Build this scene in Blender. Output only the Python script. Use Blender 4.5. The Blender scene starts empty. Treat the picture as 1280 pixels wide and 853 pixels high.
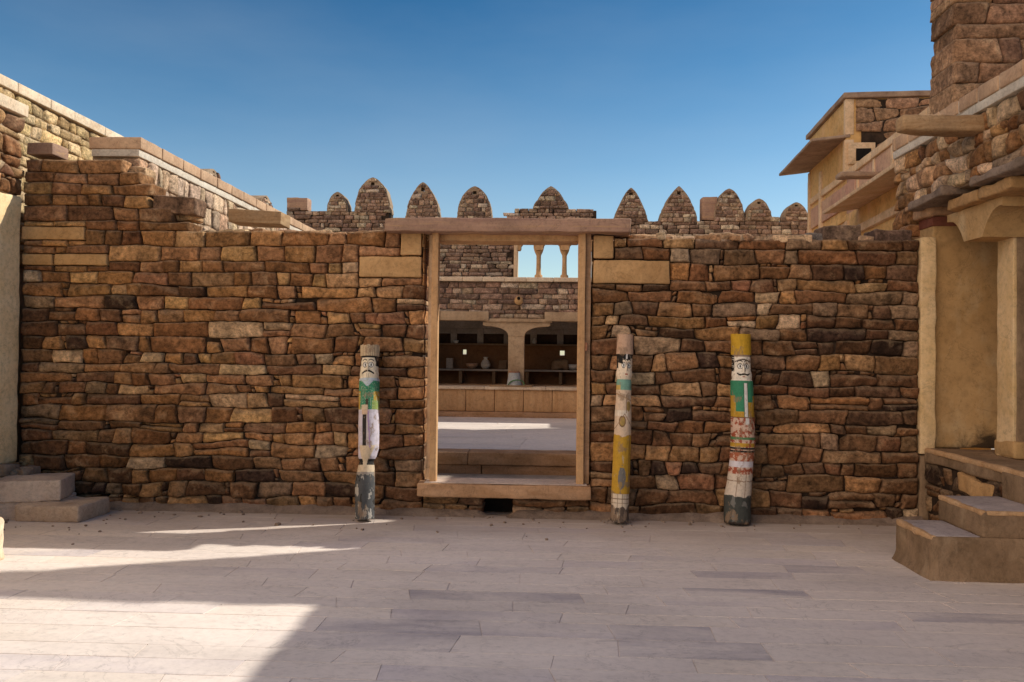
import bpy, math, random
from mathutils import Vector, Matrix, noise
R = math.radians
sc = bpy.context.scene
col = sc.collection
random.seed(7)
rnd = random.random
def U(a, b): return a + (b - a) * rnd()
def lerp(a, b, t): return a + (b - a) * t
def nz(x, y, s=0.): return noise.noise(Vector((x, y, s)))

# ------------------------------------------------------------------ camera
F = 1030.0
CAM = Vector((0, 0, 1.42))
ROT = Matrix.Rotation(R(2.5), 3, 'Z') @ Matrix.Rotation(R(90.86), 3, 'X') @ Matrix.Rotation(R(0.66), 3, 'Z')
cd = bpy.data.cameras.new('camera'); cam = bpy.data.objects.new('camera', cd); col.objects.link(cam)
cd.sensor_width = 36; cd.lens = 36 * F / 1280; cd.clip_end = 3000; cd.clip_start = .05
cam.matrix_world = Matrix.Translation(CAM) @ ROT.to_4x4()
sc.camera = cam
def ray(px, py): return ROT @ Vector(((px - 640) / F, -(py - 426.5) / F, -1))
def P(px, py, Y): d = ray(px, py); return CAM + d * (Y / d.y)          # measured point on a wall plane at depth Y
def G(px, py, z=0.): d = ray(px, py); return CAM + d * ((z - CAM.z) / d.z)
def WX(px, Y, py=440): return P(px, py, Y).x
def WZ(py, Y, px=640): return P(px, py, Y).z

# ------------------------------------------------------------------ materials
def newmat(name):
    m = bpy.data.materials.new(name); m.use_nodes = True
    nt = m.node_tree; b = nt.nodes['Principled BSDF']
    b.inputs['Roughness'].default_value = .92
    b.inputs['Specular IOR Level'].default_value = .18
    return m, nt, b
class N:
    def __init__(s, nt): s.nt = nt; s.L = nt.links.new
    def n(s, t, **k):
        x = s.nt.nodes.new(t)
        for a, v in k.items(): setattr(x, a, v)
        return x
    def noise(s, vec, scale, detail=6, rough=.6, dist=0):
        x = s.n('ShaderNodeTexNoise'); s.L(vec, x.inputs['Vector'])
        x.inputs['Scale'].default_value = scale; x.inputs['Detail'].default_value = detail
        x.inputs['Roughness'].default_value = rough; x.inputs['Distortion'].default_value = dist
        return x.outputs['Fac']
    def ramp(s, fac, stops):
        x = s.n('ShaderNodeValToRGB'); s.L(fac, x.inputs['Fac']); r = x.color_ramp
        while len(r.elements) < len(stops): r.elements.new(.5)
        for e, (p, c) in zip(r.elements, stops):
            e.position = p; e.color = (c, c, c, 1) if isinstance(c, (int, float)) else (*c, 1)
        return x.outputs['Color']
    def mix(s, a, b, fac, mode='MIX'):
        x = s.n('ShaderNodeMix', data_type='RGBA', blend_type=mode)
        for sock, v in ((x.inputs['Factor'], fac), (x.inputs['A'], a), (x.inputs['B'], b)):
            if hasattr(v, 'is_output'): s.L(v, sock)
            elif isinstance(v, (int, float)): sock.default_value = v if sock.name == 'Factor' else (v, v, v, 1)
            else: sock.default_value = (*v, 1)
        return x.outputs['Result']
    def math(s, op, a, b=0.):
        x = s.n('ShaderNodeMath', operation=op)
        for i, v in enumerate((a, b)):
            if hasattr(v, 'is_output'): s.L(v, x.inputs[i])
            else: x.inputs[i].default_value = v
        return x.outputs[0]
    def scalev(s, vec, sx, sy, sz):
        x = s.n('ShaderNodeVectorMath', operation='MULTIPLY'); s.L(vec, x.inputs[0]); x.inputs[1].default_value = (sx, sy, sz)
        return x.outputs[0]
    def bump(s, h, strength, dist, bsdf, prev=None):
        x = s.n('ShaderNodeBump'); s.L(h, x.inputs['Height']); x.inputs['Strength'].default_value = strength
        x.inputs['Distance'].default_value = dist
        if prev: s.L(prev, x.inputs['Normal'])
        s.L(x.outputs[0], bsdf.inputs['Normal']); return x.outputs[0]
def attr(k, name='col'):
    a = k.n('ShaderNodeAttribute'); a.attribute_name = name; return a
def wpos(k): return k.n('ShaderNodeNewGeometry').outputs['Position']

def stone_mat(name, bump=1., pale=(.62, .47, .30), pale_amt=.35, dark_amt=.4, fine=1.):
    m, nt, b = newmat(name); k = N(nt)
    a = attr(k)
    off = k.n('ShaderNodeVectorMath', operation='ADD')
    sc_ = k.n('ShaderNodeVectorMath', operation='SCALE'); k.L(a.outputs['Color'], sc_.inputs[0]); sc_.inputs['Scale'].default_value = 37.
    k.L(wpos(k), off.inputs[0]); k.L(sc_.outputs[0], off.inputs[1]); v = off.outputs[0]
    n1 = k.noise(v, 7 * fine, 6, .62, .6); n2 = k.noise(v, 28 * fine, 7, .7); n3 = k.noise(wpos(k), 1.3, 4, .6)
    c = k.mix(a.outputs['Color'], k.ramp(n1, [(.3, .40), (.48, 1.), (.70, 1.55)]), .85, 'MULTIPLY')
    c = k.mix(c, pale, k.math('MULTIPLY', k.ramp(n1, [(.56, 0.), (.74, 1.)]), pale_amt))
    c = k.mix(c, k.ramp(n2, [(.32, .34), (.50, 1.), (.70, 1.6)]), .85, 'MULTIPLY')
    c = k.mix(c, k.ramp(n3, [(.3, .7), (.55, 1.05), (.75, 1.25)]), .7, 'MULTIPLY')
    str_ = k.noise(k.scalev(v, 3, 3, 26), 2.2 * fine, 5, .65, .3)
    c = k.mix(c, k.ramp(str_, [(.35, .72), (.5, 1.), (.7, 1.12)]), dark_amt, 'MULTIPLY')
    gn = k.n('ShaderNodeNewGeometry'); sn = k.n('ShaderNodeSeparateXYZ'); k.L(gn.outputs['Normal'], sn.inputs[0])
    dz = k.math('ADD', sn.outputs['Z'], k.math('MULTIPLY', k.math('SUBTRACT', n2, .5), .8))
    c = k.mix(c, (.50, .38, .27), k.math('MULTIPLY', k.ramp(dz, [(.18, 0.), (.62, 1.)]), .26 if bump >= .95 else .22))
    cr = k.noise(k.scalev(v, 1, 1, 1.5), 5.5 * fine, 5, .55, 1.2)
    crk = k.math('ABSOLUTE', k.math('SUBTRACT', cr, .5))
    c = k.mix(c, k.ramp(crk, [(.0, .42), (.014, 1.), (1, 1.)]), .7, 'MULTIPLY')
    if bump >= 1.: c = k.mix(c, (1.02, .97, .88), 1., 'MULTIPLY')
    k.L(c, b.inputs['Base Color'])
    p = k.bump(n1, .8 * bump, .035, b)
    p = k.bump(k.ramp(crk, [(.0, 0.), (.02, 1.)]), .4 * bump, .01, b, p)
    p = k.bump(k.noise(v, 34 * fine, 9, .78), 1. * bump, .022, b, p)
    p = k.bump(str_, .35 * bump, .008, b, p)
    return m
def slab_mat(name, c1, c2, scale=3., grime=(.10, .07, .05), gr=.3, bump=.5, streak=(1, 1, 1), blotch=None):
    """dressed sandstone or lime plaster"""
    m, nt, b = newmat(name); k = N(nt); v = wpos(k); vs = k.scalev(v, *streak)
    n1 = k.noise(vs, scale, 7, .65, .5); n2 = k.noise(v, scale * 7, 8, .7); n3 = k.noise(v, scale * .45, 3, .5)
    c = k.mix(c1, c2, k.ramp(n1, [(.35, 0.), (.65, 1.)]))
    c = k.mix(c, k.ramp(n2, [(.28, .6), (.5, 1.), (.75, 1.2)]), .7, 'MULTIPLY')
    c = k.mix(c, grime, k.math('MULTIPLY', k.ramp(n3, [(.45, 0.), (.72, 1.)]), gr))
    if blotch:
        c = k.mix(c, blotch, k.math('MULTIPLY', k.ramp(k.noise(vs, scale * 1.7, 5, .6), [(.55, 0.), (.68, 1.)]), .5))
    ck = k.math('ABSOLUTE', k.math('SUBTRACT', k.noise(v, 2.3, 8, .6, 1.4), .5))
    c = k.mix(c, k.ramp(ck, [(0, .38), (.008, 1.), (1, 1.)]), .45, 'MULTIPLY')
    sp = k.noise(v, scale * 30, 4, .8)
    c = k.mix(c, k.ramp(sp, [(.34, .55), (.42, 1.), (1, 1.)]), .5, 'MULTIPLY')
    k.L(c, b.inputs['Base Color'])
    p = k.bump(n2, bump, .012, b); k.bump(sp, bump * .7, .004, b, p)
    return m
M = {}
M['rubble'] = stone_mat('brown rubble stone', 1.0)
M['rubble_far'] = stone_mat('weathered rubble stone', .9, pale=(.66, .55, .42), pale_amt=.3, fine=1.6)
M['core'] = slab_mat('dark mortar', (.02, .012, .008), (.055, .033, .02), 9, gr=.3)
M['core_tan'] = slab_mat('tan mortar', (.28, .19, .12), (.42, .31, .21), 9)
M['cream'] = slab_mat('cream sandstone block', (.44, .25, .105), (.58, .35, .16), 3.5, gr=.2)
M['lintel'] = slab_mat('purplish brown sandstone', (.33, .195, .145), (.48, .30, .20), 4, streak=(.25, 1, 4), gr=.35, blotch=(.55, .34, .16))
M['post'] = slab_mat('smooth tan sandstone', (.50, .28, .13), (.63, .39, .20), 3, streak=(3, 3, .5), gr=.12, bump=.3)
M['sill'] = slab_mat('worn orange sandstone', (.40, .22, .11), (.55, .33, .19), 5, streak=(.6, 1, 2), gr=.35)
M['coping'] = slab_mat('pale coping stone', (.66, .48, .32), (.80, .66, .48), 5, gr=.15)
M['copetan'] = slab_mat('tan coping blocks', (.46, .28, .17), (.60, .40, .25), 5, gr=.25)
M['stepl'] = slab_mat('tan worn step', (.44, .32, .23), (.58, .44, .33), 5, gr=.25)
M['vstone'] = slab_mat('dusty veranda sandstone', (.38, .255, .15), (.52, .37, .23), 3, gr=.2, bump=.3)
M['white'] = slab_mat('white lime mortar', (.56, .47, .37), (.68, .60, .49), 6, gr=.1)
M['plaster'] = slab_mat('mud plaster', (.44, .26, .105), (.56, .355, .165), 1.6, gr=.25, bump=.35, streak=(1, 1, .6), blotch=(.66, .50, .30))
M['plaster_lit'] = slab_mat('cream plaster painted as lit', (.68, .46, .22), (.78, .57, .33), 3, gr=.12, bump=.6)  # paler plaster standing in for the light on these faces
M['plaster_lit_pale'] = slab_mat('cream plaster lightened as if lit', (.80, .56, .29), (.88, .67, .40), 3, gr=.1, bump=.6)  # lightened so the shaded side wall looks sunlit
M['plaster_dark'] = slab_mat('stained and shaded mud plaster', (.20, .13, .075), (.33, .22, .135), 3.5, gr=.5, bump=.7, streak=(1, 1, .5), blotch=(.42, .30, .19))
M['stain'] = slab_mat('black damp stain', (.03, .02, .015), (.12, .08, .05), 6)
def stained():
    m = M['plaster'].copy(); m.name = 'mud plaster with damp foot'; nt = m.node_tree; k = N(nt); b = nt.nodes['Principled BSDF']
    src = b.inputs['Base Color'].links[0].from_socket; v = wpos(k)
    sp = k.n('ShaderNodeSeparateXYZ'); k.L(v, sp.inputs[0])
    h = k.math('SUBTRACT', sp.outputs['Z'], .65)
    xw = k.math('ABSOLUTE', k.math('SUBTRACT', sp.outputs['X'], 3.83))
    h = k.math('ADD', h, k.math('MULTIPLY', k.math('MULTIPLY', xw, xw), 1.5))
    h = k.math('SUBTRACT', h, k.math('MULTIPLY', k.math('SUBTRACT', k.noise(v, 7, 8, .7, .5), .5), .75))
    c = k.mix(src, (.045, .03, .02), k.math('MULTIPLY', k.ramp(h, [(.02, 1.), (.24, .0)]), .93)); k.L(c, b.inputs['Base Color']); return m
M['plaster_stained'] = stained()
M['redband'] = slab_mat('dark red painted band', (.17, .045, .03), (.25, .085, .05), 3)
M['yellow'] = slab_mat('yellow sandstone ashlar', (.58, .32, .11), (.70, .44, .18), 1.8, gr=.12, bump=.3, blotch=(.72, .42, .24))
M['pinkst'] = slab_mat('pink sandstone panel', (.50, .27, .19), (.62, .40, .25), 1.6, gr=.15, bump=.3)
M['yellow_lt'] = slab_mat('pale sandstone trim', (.62, .40, .22), (.76, .54, .34), 2.5, gr=.12, bump=.3)
M['roofst'] = slab_mat('weathered slab', (.26, .17, .12), (.42, .29, .20), 4, gr=.3)
M['greyst'] = slab_mat('grey weathered lintel stone', (.22, .155, .11), (.36, .265, .20), 7, gr=.5, bump=.9)
M['wood'] = slab_mat('sun bleached timber', (.36, .21, .10), (.50, .33, .18), 5, streak=(.5, 1, 6), gr=.35, bump=.8)
M['step'] = slab_mat('lavender grey step stone', (.50, .38, .31), (.64, .51, .41), 5, gr=.25)
M['steptop'] = slab_mat('worn step tread', (.40, .34, .33), (.54, .46, .43), 5, gr=.25)
M['stepedge'] = slab_mat('orange worn step edge', (.50, .29, .14), (.64, .42, .24), 9, gr=.15)
M['sand'] = slab_mat('dusty sand', (.40, .32, .25), (.52, .42, .33), 1.2, gr=.2)
M['dust'] = slab_mat('earth fillet', (.22, .155, .115), (.34, .25, .19), 5, gr=.35, bump=1.)
M['dark'] = slab_mat('painted shade black', (.006, .005, .004), (.015, .011, .009), 3)  # near-black colour standing in for shade inside holes and openings
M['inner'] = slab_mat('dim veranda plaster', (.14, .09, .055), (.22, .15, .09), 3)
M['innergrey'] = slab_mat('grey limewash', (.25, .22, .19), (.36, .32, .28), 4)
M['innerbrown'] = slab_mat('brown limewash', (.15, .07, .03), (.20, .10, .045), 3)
M['metal'] = slab_mat('galvanised metal', (.42, .43, .42), (.58, .58, .55), 8, gr=.3)
M['rust'] = slab_mat('rusty rim', (.30, .13, .07), (.45, .24, .15), 12)
M['green'] = slab_mat('green hose', (.10, .22, .09), (.16, .30, .13), 8)
M['clay'] = slab_mat('fired clay', (.30, .18, .11), (.42, .27, .18), 8)
M['palepot'] = slab_mat('pale glazed pot', (.45, .42, .38), (.6, .56, .5), 8)

def paving_mat():
    m, nt, b = newmat('dusty sandstone pavers'); k = N(nt); v = wpos(k)
    a = attr(k)
    n1 = k.noise(k.scalev(v, .45, 1.6, 1), 1.5, 7, .62, .8); n2 = k.noise(v, 22, 8, .7); n3 = k.noise(k.scalev(v, .7, 1.5, 1), .8, 6, .6)
    c = k.mix(a.outputs['Color'], (.80, .70, .625), k.ramp(n1, [(.34, .25), (.60, .95)]))
    c = k.mix(c, k.ramp(n2, [(.25, .72), (.5, 1.), (.75, 1.12)]), .6, 'MULTIPLY')
    c = k.mix(c, k.ramp(n3, [(.3, .78), (.5, 1.), (.7, 1.12)]), .8, 'MULTIPLY')
    n4 = k.noise(k.scalev(v, 1, 2.2, 1), 3.1, 9, .75, 1.5)
    c = k.mix(c, (.30, .25, .24), k.math('MULTIPLY', k.ramp(n4, [(.58, 0.), (.72, 1.)]), .5))
    ck = k.math('ABSOLUTE', k.math('SUBTRACT', k.noise(k.scalev(v, .8, 1.6, 1), 1.1, 9, .62, 1.8), .5))
    c = k.mix(c, k.ramp(ck, [(0, .55), (.006, 1.), (1, 1.)]), .55, 'MULTIPLY')
    vor = k.n('ShaderNodeTexVoronoi', feature='DISTANCE_TO_EDGE'); k.L(k.scalev(v, .6, 1.4, 1), vor.inputs['Vector']); vor.inputs['Scale'].default_value = 1.1
    c = k.mix(c, (.62, .53, .46), k.math('MULTIPLY', k.ramp(k.noise(v, 5, 6, .7, 1.), [(.58, 0.), (.75, 1.)]), .35))
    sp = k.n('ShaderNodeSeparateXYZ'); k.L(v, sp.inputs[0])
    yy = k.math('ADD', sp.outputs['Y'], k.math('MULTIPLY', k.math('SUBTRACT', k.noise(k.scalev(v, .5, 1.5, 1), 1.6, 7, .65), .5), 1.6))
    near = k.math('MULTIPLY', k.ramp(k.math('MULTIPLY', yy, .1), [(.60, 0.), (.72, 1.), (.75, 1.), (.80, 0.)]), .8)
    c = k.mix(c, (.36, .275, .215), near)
    k.L(c, b.inputs['Base Color'])
    b.inputs['Roughness'].default_value = .8
    p = k.bump(n1, .25, .02, b); k.bump(n2, .3, .004, b, p)
    return m
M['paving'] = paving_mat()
def paint_mat():
    m, nt, b = newmat('painted carved wood'); k = N(nt); v = k.n('ShaderNodeTexCoord').outputs['Object']
    a = attr(k)
    g = k.noise(k.scalev(v, 14, 14, 1.6), 2.2, 8, .75, .6); n2 = k.noise(v, 30, 8, .7); n3 = k.noise(k.scalev(v, 1, 1, .6), 9, 6, .7)
    c = k.mix(a.outputs['Color'], k.ramp(n2, [(.3, .62), (.5, 1.), (.75, 1.15)]), .7, 'MULTIPLY')
    c = k.mix(c, (.27, .18, .115), k.math('MULTIPLY', k.ramp(n3, [(.55, 0.), (.60, 1.)]), .75))
    c = k.mix(c, (.50, .42, .32), k.math('MULTIPLY', k.ramp(k.noise(k.scalev(v, 1, 1, .4), 23, 5, .7, .4), [(.62, 0.), (.67, 1.)]), .6))
    c = k.mix(c, (.09, .06, .045), k.math('MULTIPLY', k.ramp(g, [(.27, 1.), (.37, 0.)]), .8))
    k.L(c, b.inputs['Base Color']); b.inputs['Roughness'].default_value = .75
    p = k.bump(g, .6, .012, b); k.bump(n2, .5, .004, b, p)
    return m
M['paint'] = paint_mat()

# ------------------------------------------------------------------ mesh helpers
class MB:
    def __init__(s): s.v = []; s.f = []; s.c = []
    def add(s, vs, fs, c=(.5, .5, .5)):
        o = len(s.v); s.v += [tuple(x) for x in vs]; s.f += [tuple(i + o for i in f) for f in fs]
        if callable(c): s.c += [c(x) for x in vs]
        else: s.c += [c] * len(vs)
        return s
    def build(s, name, mat, parent=None, smooth=True, origin=None):
        me = bpy.data.meshes.new(name)
        o = bpy.data.objects.new(name, me)
        off = Vector((0, 0, 0))
        if origin is not None: off = Vector(origin)
        q_ = parent
        while q_ is not None: off = off + Vector(q_.location); q_ = q_.parent
        me.from_pydata([(x[0] - off.x, x[1] - off.y, x[2] - off.z) for x in s.v], [], s.f)
        at = me.color_attributes.new('col', 'FLOAT_COLOR', 'POINT')
        at.data.foreach_set('color', [q for c in s.c for q in (c[0], c[1], c[2], 1.)])
        me.materials.append(M[mat] if isinstance(mat, str) else mat)
        if smooth: me.polygons.foreach_set('use_smooth', [True] * len(me.polygons))
        me.update(); col.objects.link(o)
        if parent is not None: o.parent = parent
        else: o.location = off
        return o
    # rough box: half sizes, bevel radius, noise
    def rbox(s, c, size, rot=None, r=.012, amp=.004, freq=9., seg=.12, color=(.5, .5, .5), taper=0.):
        h = [x / 2 for x in size]; r = min(r, min(h) * .6); c = Vector(c); seed = Vector((U(0, 50), U(0, 50), U(0, 50)))
        def lines(hh):
            n = max(1, min(24, int(2 * (hh - r) / seg + .5)))
            return [-hh, -hh + r * .42] + [-hh + r + (2 * (hh - r)) * i / n for i in range(n + 1)] + [hh - r * .42, hh]
        ax = [lines(x) for x in h]; idx = {}; vs = []; fs = []
        def vert(p):
            k = (round(p[0], 6), round(p[1], 6), round(p[2], 6))
            if k in idx: return idx[k]
            q = Vector([max(-h[i] + r, min(h[i] - r, p[i])) for i in range(3)])
            d = Vector(p) - q; L = d.length
            w = q + (d / L * r if L > 1e-9 else d)
            dn = d.normalized() if L > 1e-9 else Vector((0, 0, 1))
            w += dn * amp * (noise.noise(w * freq + seed) + .5 * noise.noise(w * freq * 2.7 + seed)) * 1.5
            if taper: f = 1 - taper * (w.z / (2 * h[2]) + .5); w.x *= f; w.y *= f
            if rot is not None: w = rot @ w
            idx[k] = len(vs); vs.append(w + c); return idx[k]
        for a in range(3):
            b_, c_ = (a + 1) % 3, (a + 2) % 3
            for sg in (-1, 1):
                A, B = ax[b_], ax[c_]
                for i in range(len(A) - 1):
                    for j in range(len(B) - 1):
                        q = []
                        for (ii, jj) in ((i, j), (i + 1, j), (i + 1, j + 1), (i, j + 1)):
                            p = [0, 0, 0]; p[a] = sg * h[a]; p[b_] = A[ii]; p[c_] = B[jj]; q.append(vert(p))
                        fs.append(q if sg > 0 else q[::-1])
        return s.add(vs, fs, color)
    def span(s, x0, x1, y0, y1, z0, z1, **k):
        return s.rbox(((x0 + x1) / 2, (y0 + y1) / 2, (z0 + z1) / 2), (abs(x1 - x0), abs(y1 - y0), abs(z1 - z0)), **k)
    def prism(s, poly, fr, d0, d1, color=(.5, .5, .5)):
        """poly in the frame's (x,z); extruded from depth d0 to d1"""
        n = len(poly)
        vs = [fr(x, z, d1) for x, z in poly] + [fr(x, z, d0) for x, z in poly]
        fs = [list(range(n)), list(range(2 * n - 1, n - 1, -1))]
        vs2 = vs[:]; sides = []
        o = 2 * n
        for i in range(n):
            j = (i + 1) % n
            vs2 += [vs[i], vs[j], vs[j + n], vs[i + n]]; sides.append((o + 3, o + 2, o + 1, o)); o += 4
        return s.add(vs2, fs + sides, color)
    def lathe(s, prof, c, n=28, color=(.5, .5, .5)):
        vs = []; fs = []
        for (r, z) in prof:
            for i in range(n):
                a = 2 * math.pi * i / n; vs.append(Vector((c[0] + r * math.cos(a), c[1] + r * math.sin(a), c[2] + z)))
        for k in range(len(prof) - 1):
            for i in range(n): j = (i + 1) % n; fs.append((k * n + i, k * n + j, (k + 1) * n + j, (k + 1) * n + i))
        return s.add(vs, fs, color)
    def rod(s, a, b, r, n=14, bump=.0, color=(.5, .5, .5), seg=10, r2=None):
        a = Vector(a); b = Vector(b); d = (b - a).normalized(); u = d.orthogonal().normalized(); w = d.cross(u); vs = []; fs = []
        r2 = r if r2 is None else r2
        for k in range(seg + 1):
            t = k / seg; p = a.lerp(b, t); rr = lerp(r, r2, t)
            for i in range(n):
                an = 2 * math.pi * i / n; q = u * math.cos(an) + w * math.sin(an)
                vs.append(p + q * (rr + bump * noise.noise((p + q * r) * 9)))
        for k in range(seg):
            for i in range(n): j = (i + 1) % n; fs.append((k * n + i, k * n + j, (k + 1) * n + j, (k + 1) * n + i))
        fs.append(tuple(range(n))[::-1]); fs.append(tuple(seg * n + i for i in range(n)))
        return s.add(vs, fs, color)

def frame(o, u, n):
    o = Vector(o); u = Vector(u).normalized(); n = Vector(n).normalized()
    return lambda x, z, d=0.: o + u * x + n * d + Vector((0, 0, z))

PAL = {
 'main': [(.36, .195, .085), (.46, .29, .155), (.31, .165, .075), (.30, .145, .062), (.34, .165, .070), (.25, .115, .050), (.37, .20, .095), (.21, .095, .045), (.31, .155, .075), (.43, .25, .125), (.15, .075, .042), (.28, .14, .07), (.24, .125, .06), (.31, .16, .08), (.28, .135, .065), (.32, .15, .085), (.22, .12, .068), (.46, .31, .19), (.50, .36, .24), (.33, .18, .08)],
 'warm': [(.34, .175, .075), (.40, .21, .09), (.29, .14, .06), (.46, .27, .12), (.36, .19, .10), (.24, .12, .055)],
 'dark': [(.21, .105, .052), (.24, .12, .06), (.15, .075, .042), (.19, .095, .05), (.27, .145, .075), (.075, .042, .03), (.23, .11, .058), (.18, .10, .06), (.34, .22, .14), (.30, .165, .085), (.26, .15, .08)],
 'tan': [(.58, .39, .25), (.66, .46, .31), (.44, .26, .15), (.58, .40, .27), (.50, .30, .18), (.64, .46, .29)],
 'sun': [(.58, .40, .20), (.66, .47, .26), (.50, .32, .15), (.62, .42, .20)],
 'far': [(.30, .19, .13), (.36, .23, .155), (.26, .16, .11), (.44, .31, .21), (.20, .125, .09), (.33, .20, .14), (.54, .42, .30)],
 'purple': [(.27, .155, .10), (.32, .185, .12), (.22, .125, .085), (.37, .225, .14)],
}
def pick(pal, z=1.):
    c = random.choice(PAL[pal]); f = U(.74, 1.30) * (.84 if pal == 'dark' else 1.04)
    return (c[0] * f * U(.97, 1.03), c[1] * f, c[2] * f * U(.94, 1.06))

def one_stone(mb, fr, xl, xr, zb, zt, c, depth=.12, proud=0., res=26., rough=1., clampf=None, sq=None, side_rings=1, maxn=20):
    """xl,xr: functions of t in 0..1 ; zb,zt functions of x"""
    w = xr(.5) - xl(.5); xm = (xl(.5) + xr(.5)) / 2; h = zt(xm) - zb(xm)
    if w < .008 or h < .006: return
    nx = max(3, min(maxn, int(w * res) + 2)); nz = max(3, min(maxn, int(h * res) + 2))
    sd = Vector((U(0, 99), U(0, 99), U(0, 99)))
    k = sq if sq is not None else U(.0, .13) * rough
    k = min(k, .75)
    ts, tt = U(-.010, .010) * rough, U(-.012, .012) * rough
    er = min(.010, .18 * min(w, h)) * (1.5 if rough < .7 and maxn > 20 else 1)
    cuts = []
    for _ in range(4 if rough > .7 else 1):
        a = U(0, 6.28); cuts.append((math.cos(a), math.sin(a), U(.1, .9), U(.008, .034) * rough))
    vs = []; fs = []
    def cu(q): return math.copysign(abs(q) ** .8, q)
    for j in range(nz + 1):
        t = cu(2 * j / nz - 1)
        for i in range(nx + 1):
            s_ = cu(2 * i / nx - 1)
            S = s_ * math.sqrt(1 - k * t * t / 2) ; T = t * math.sqrt(1 - k * s_ * s_ / 2)
            tn = (T + 1) / 2; x = lerp(xl(tn), xr(tn), (S + 1) / 2)
            a, b = zb(x), zt(x); z = lerp(a, b, tn)
            edge = (abs(s_) > .999) or (abs(t) > .999)
            e = (noise.noise(Vector((x * 14, z * 14, 0)) + sd) * .011 + noise.noise(Vector((x * 40, z * 40, 5)) + sd) * .006) * rough * (1 if h > .05 else .35)
            if edge: x += e * (1 if s_ > 0 else -1) * (abs(s_) > .9); z += e * .7 * (1 if t > 0 else -1) * (abs(t) > .9)
            dx = (1 - abs(s_)) * w / 2; dz = (1 - abs(t)) * h / 2; de = min(dx, dz)
            q = max(0., 1 - de / er); d = proud - er * .8 * (1 - math.sqrt(max(0, 1 - q * q)))
            d += ts * s_ * 2 + tt * t
            for (ca, sa, cc, g) in cuts: d -= max(0, (ca * s_ + sa * t) - cc) * g
            d += (noise.noise(Vector((x * 8, z * 9, 3)) + sd) * .011 + noise.noise(Vector((x * 21, z * 25, 7)) + sd) * .009 + abs(noise.noise(Vector((x * 38, z * 46, 17)) + sd)) * .006) * rough
            if clampf: x, z = clampf(x, z)
            vs.append((x, z, d))
    W = nx + 1
    for j in range(nz):
        for i in range(nx): p = j * W + i; fs.append((p, p + 1, p + W + 1, p + W))
    ring = [i for i in range(nx)] + [j * W + nx for j in range(nz)] + [nz * W + i for i in range(nx, 0, -1)] + [j * W for j in range(nz, 0, -1)]
    prev = ring; n = len(ring)
    for q in range(side_rings):
        base = len(vs); dd = depth * (q + 1) / side_rings
        for i in ring:
            x, z, d = vs[i]
            if side_rings > 1:
                nn = noise.noise(Vector((x * 8, z * 14, dd * 12)) + sd) * .012
                x += nn; z += nn * .3
            vs.append((x, z, -dd))
        cur = [base + i for i in range(n)]
        for i in range(n): j = (i + 1) % n; fs.append((prev[i], cur[i], cur[j], prev[j])[::-1] if False else (prev[j], prev[i], cur[i], cur[j]))
        prev = cur
    mb.add([fr(x, z, d) for x, z, d in vs], fs, c)

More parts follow.
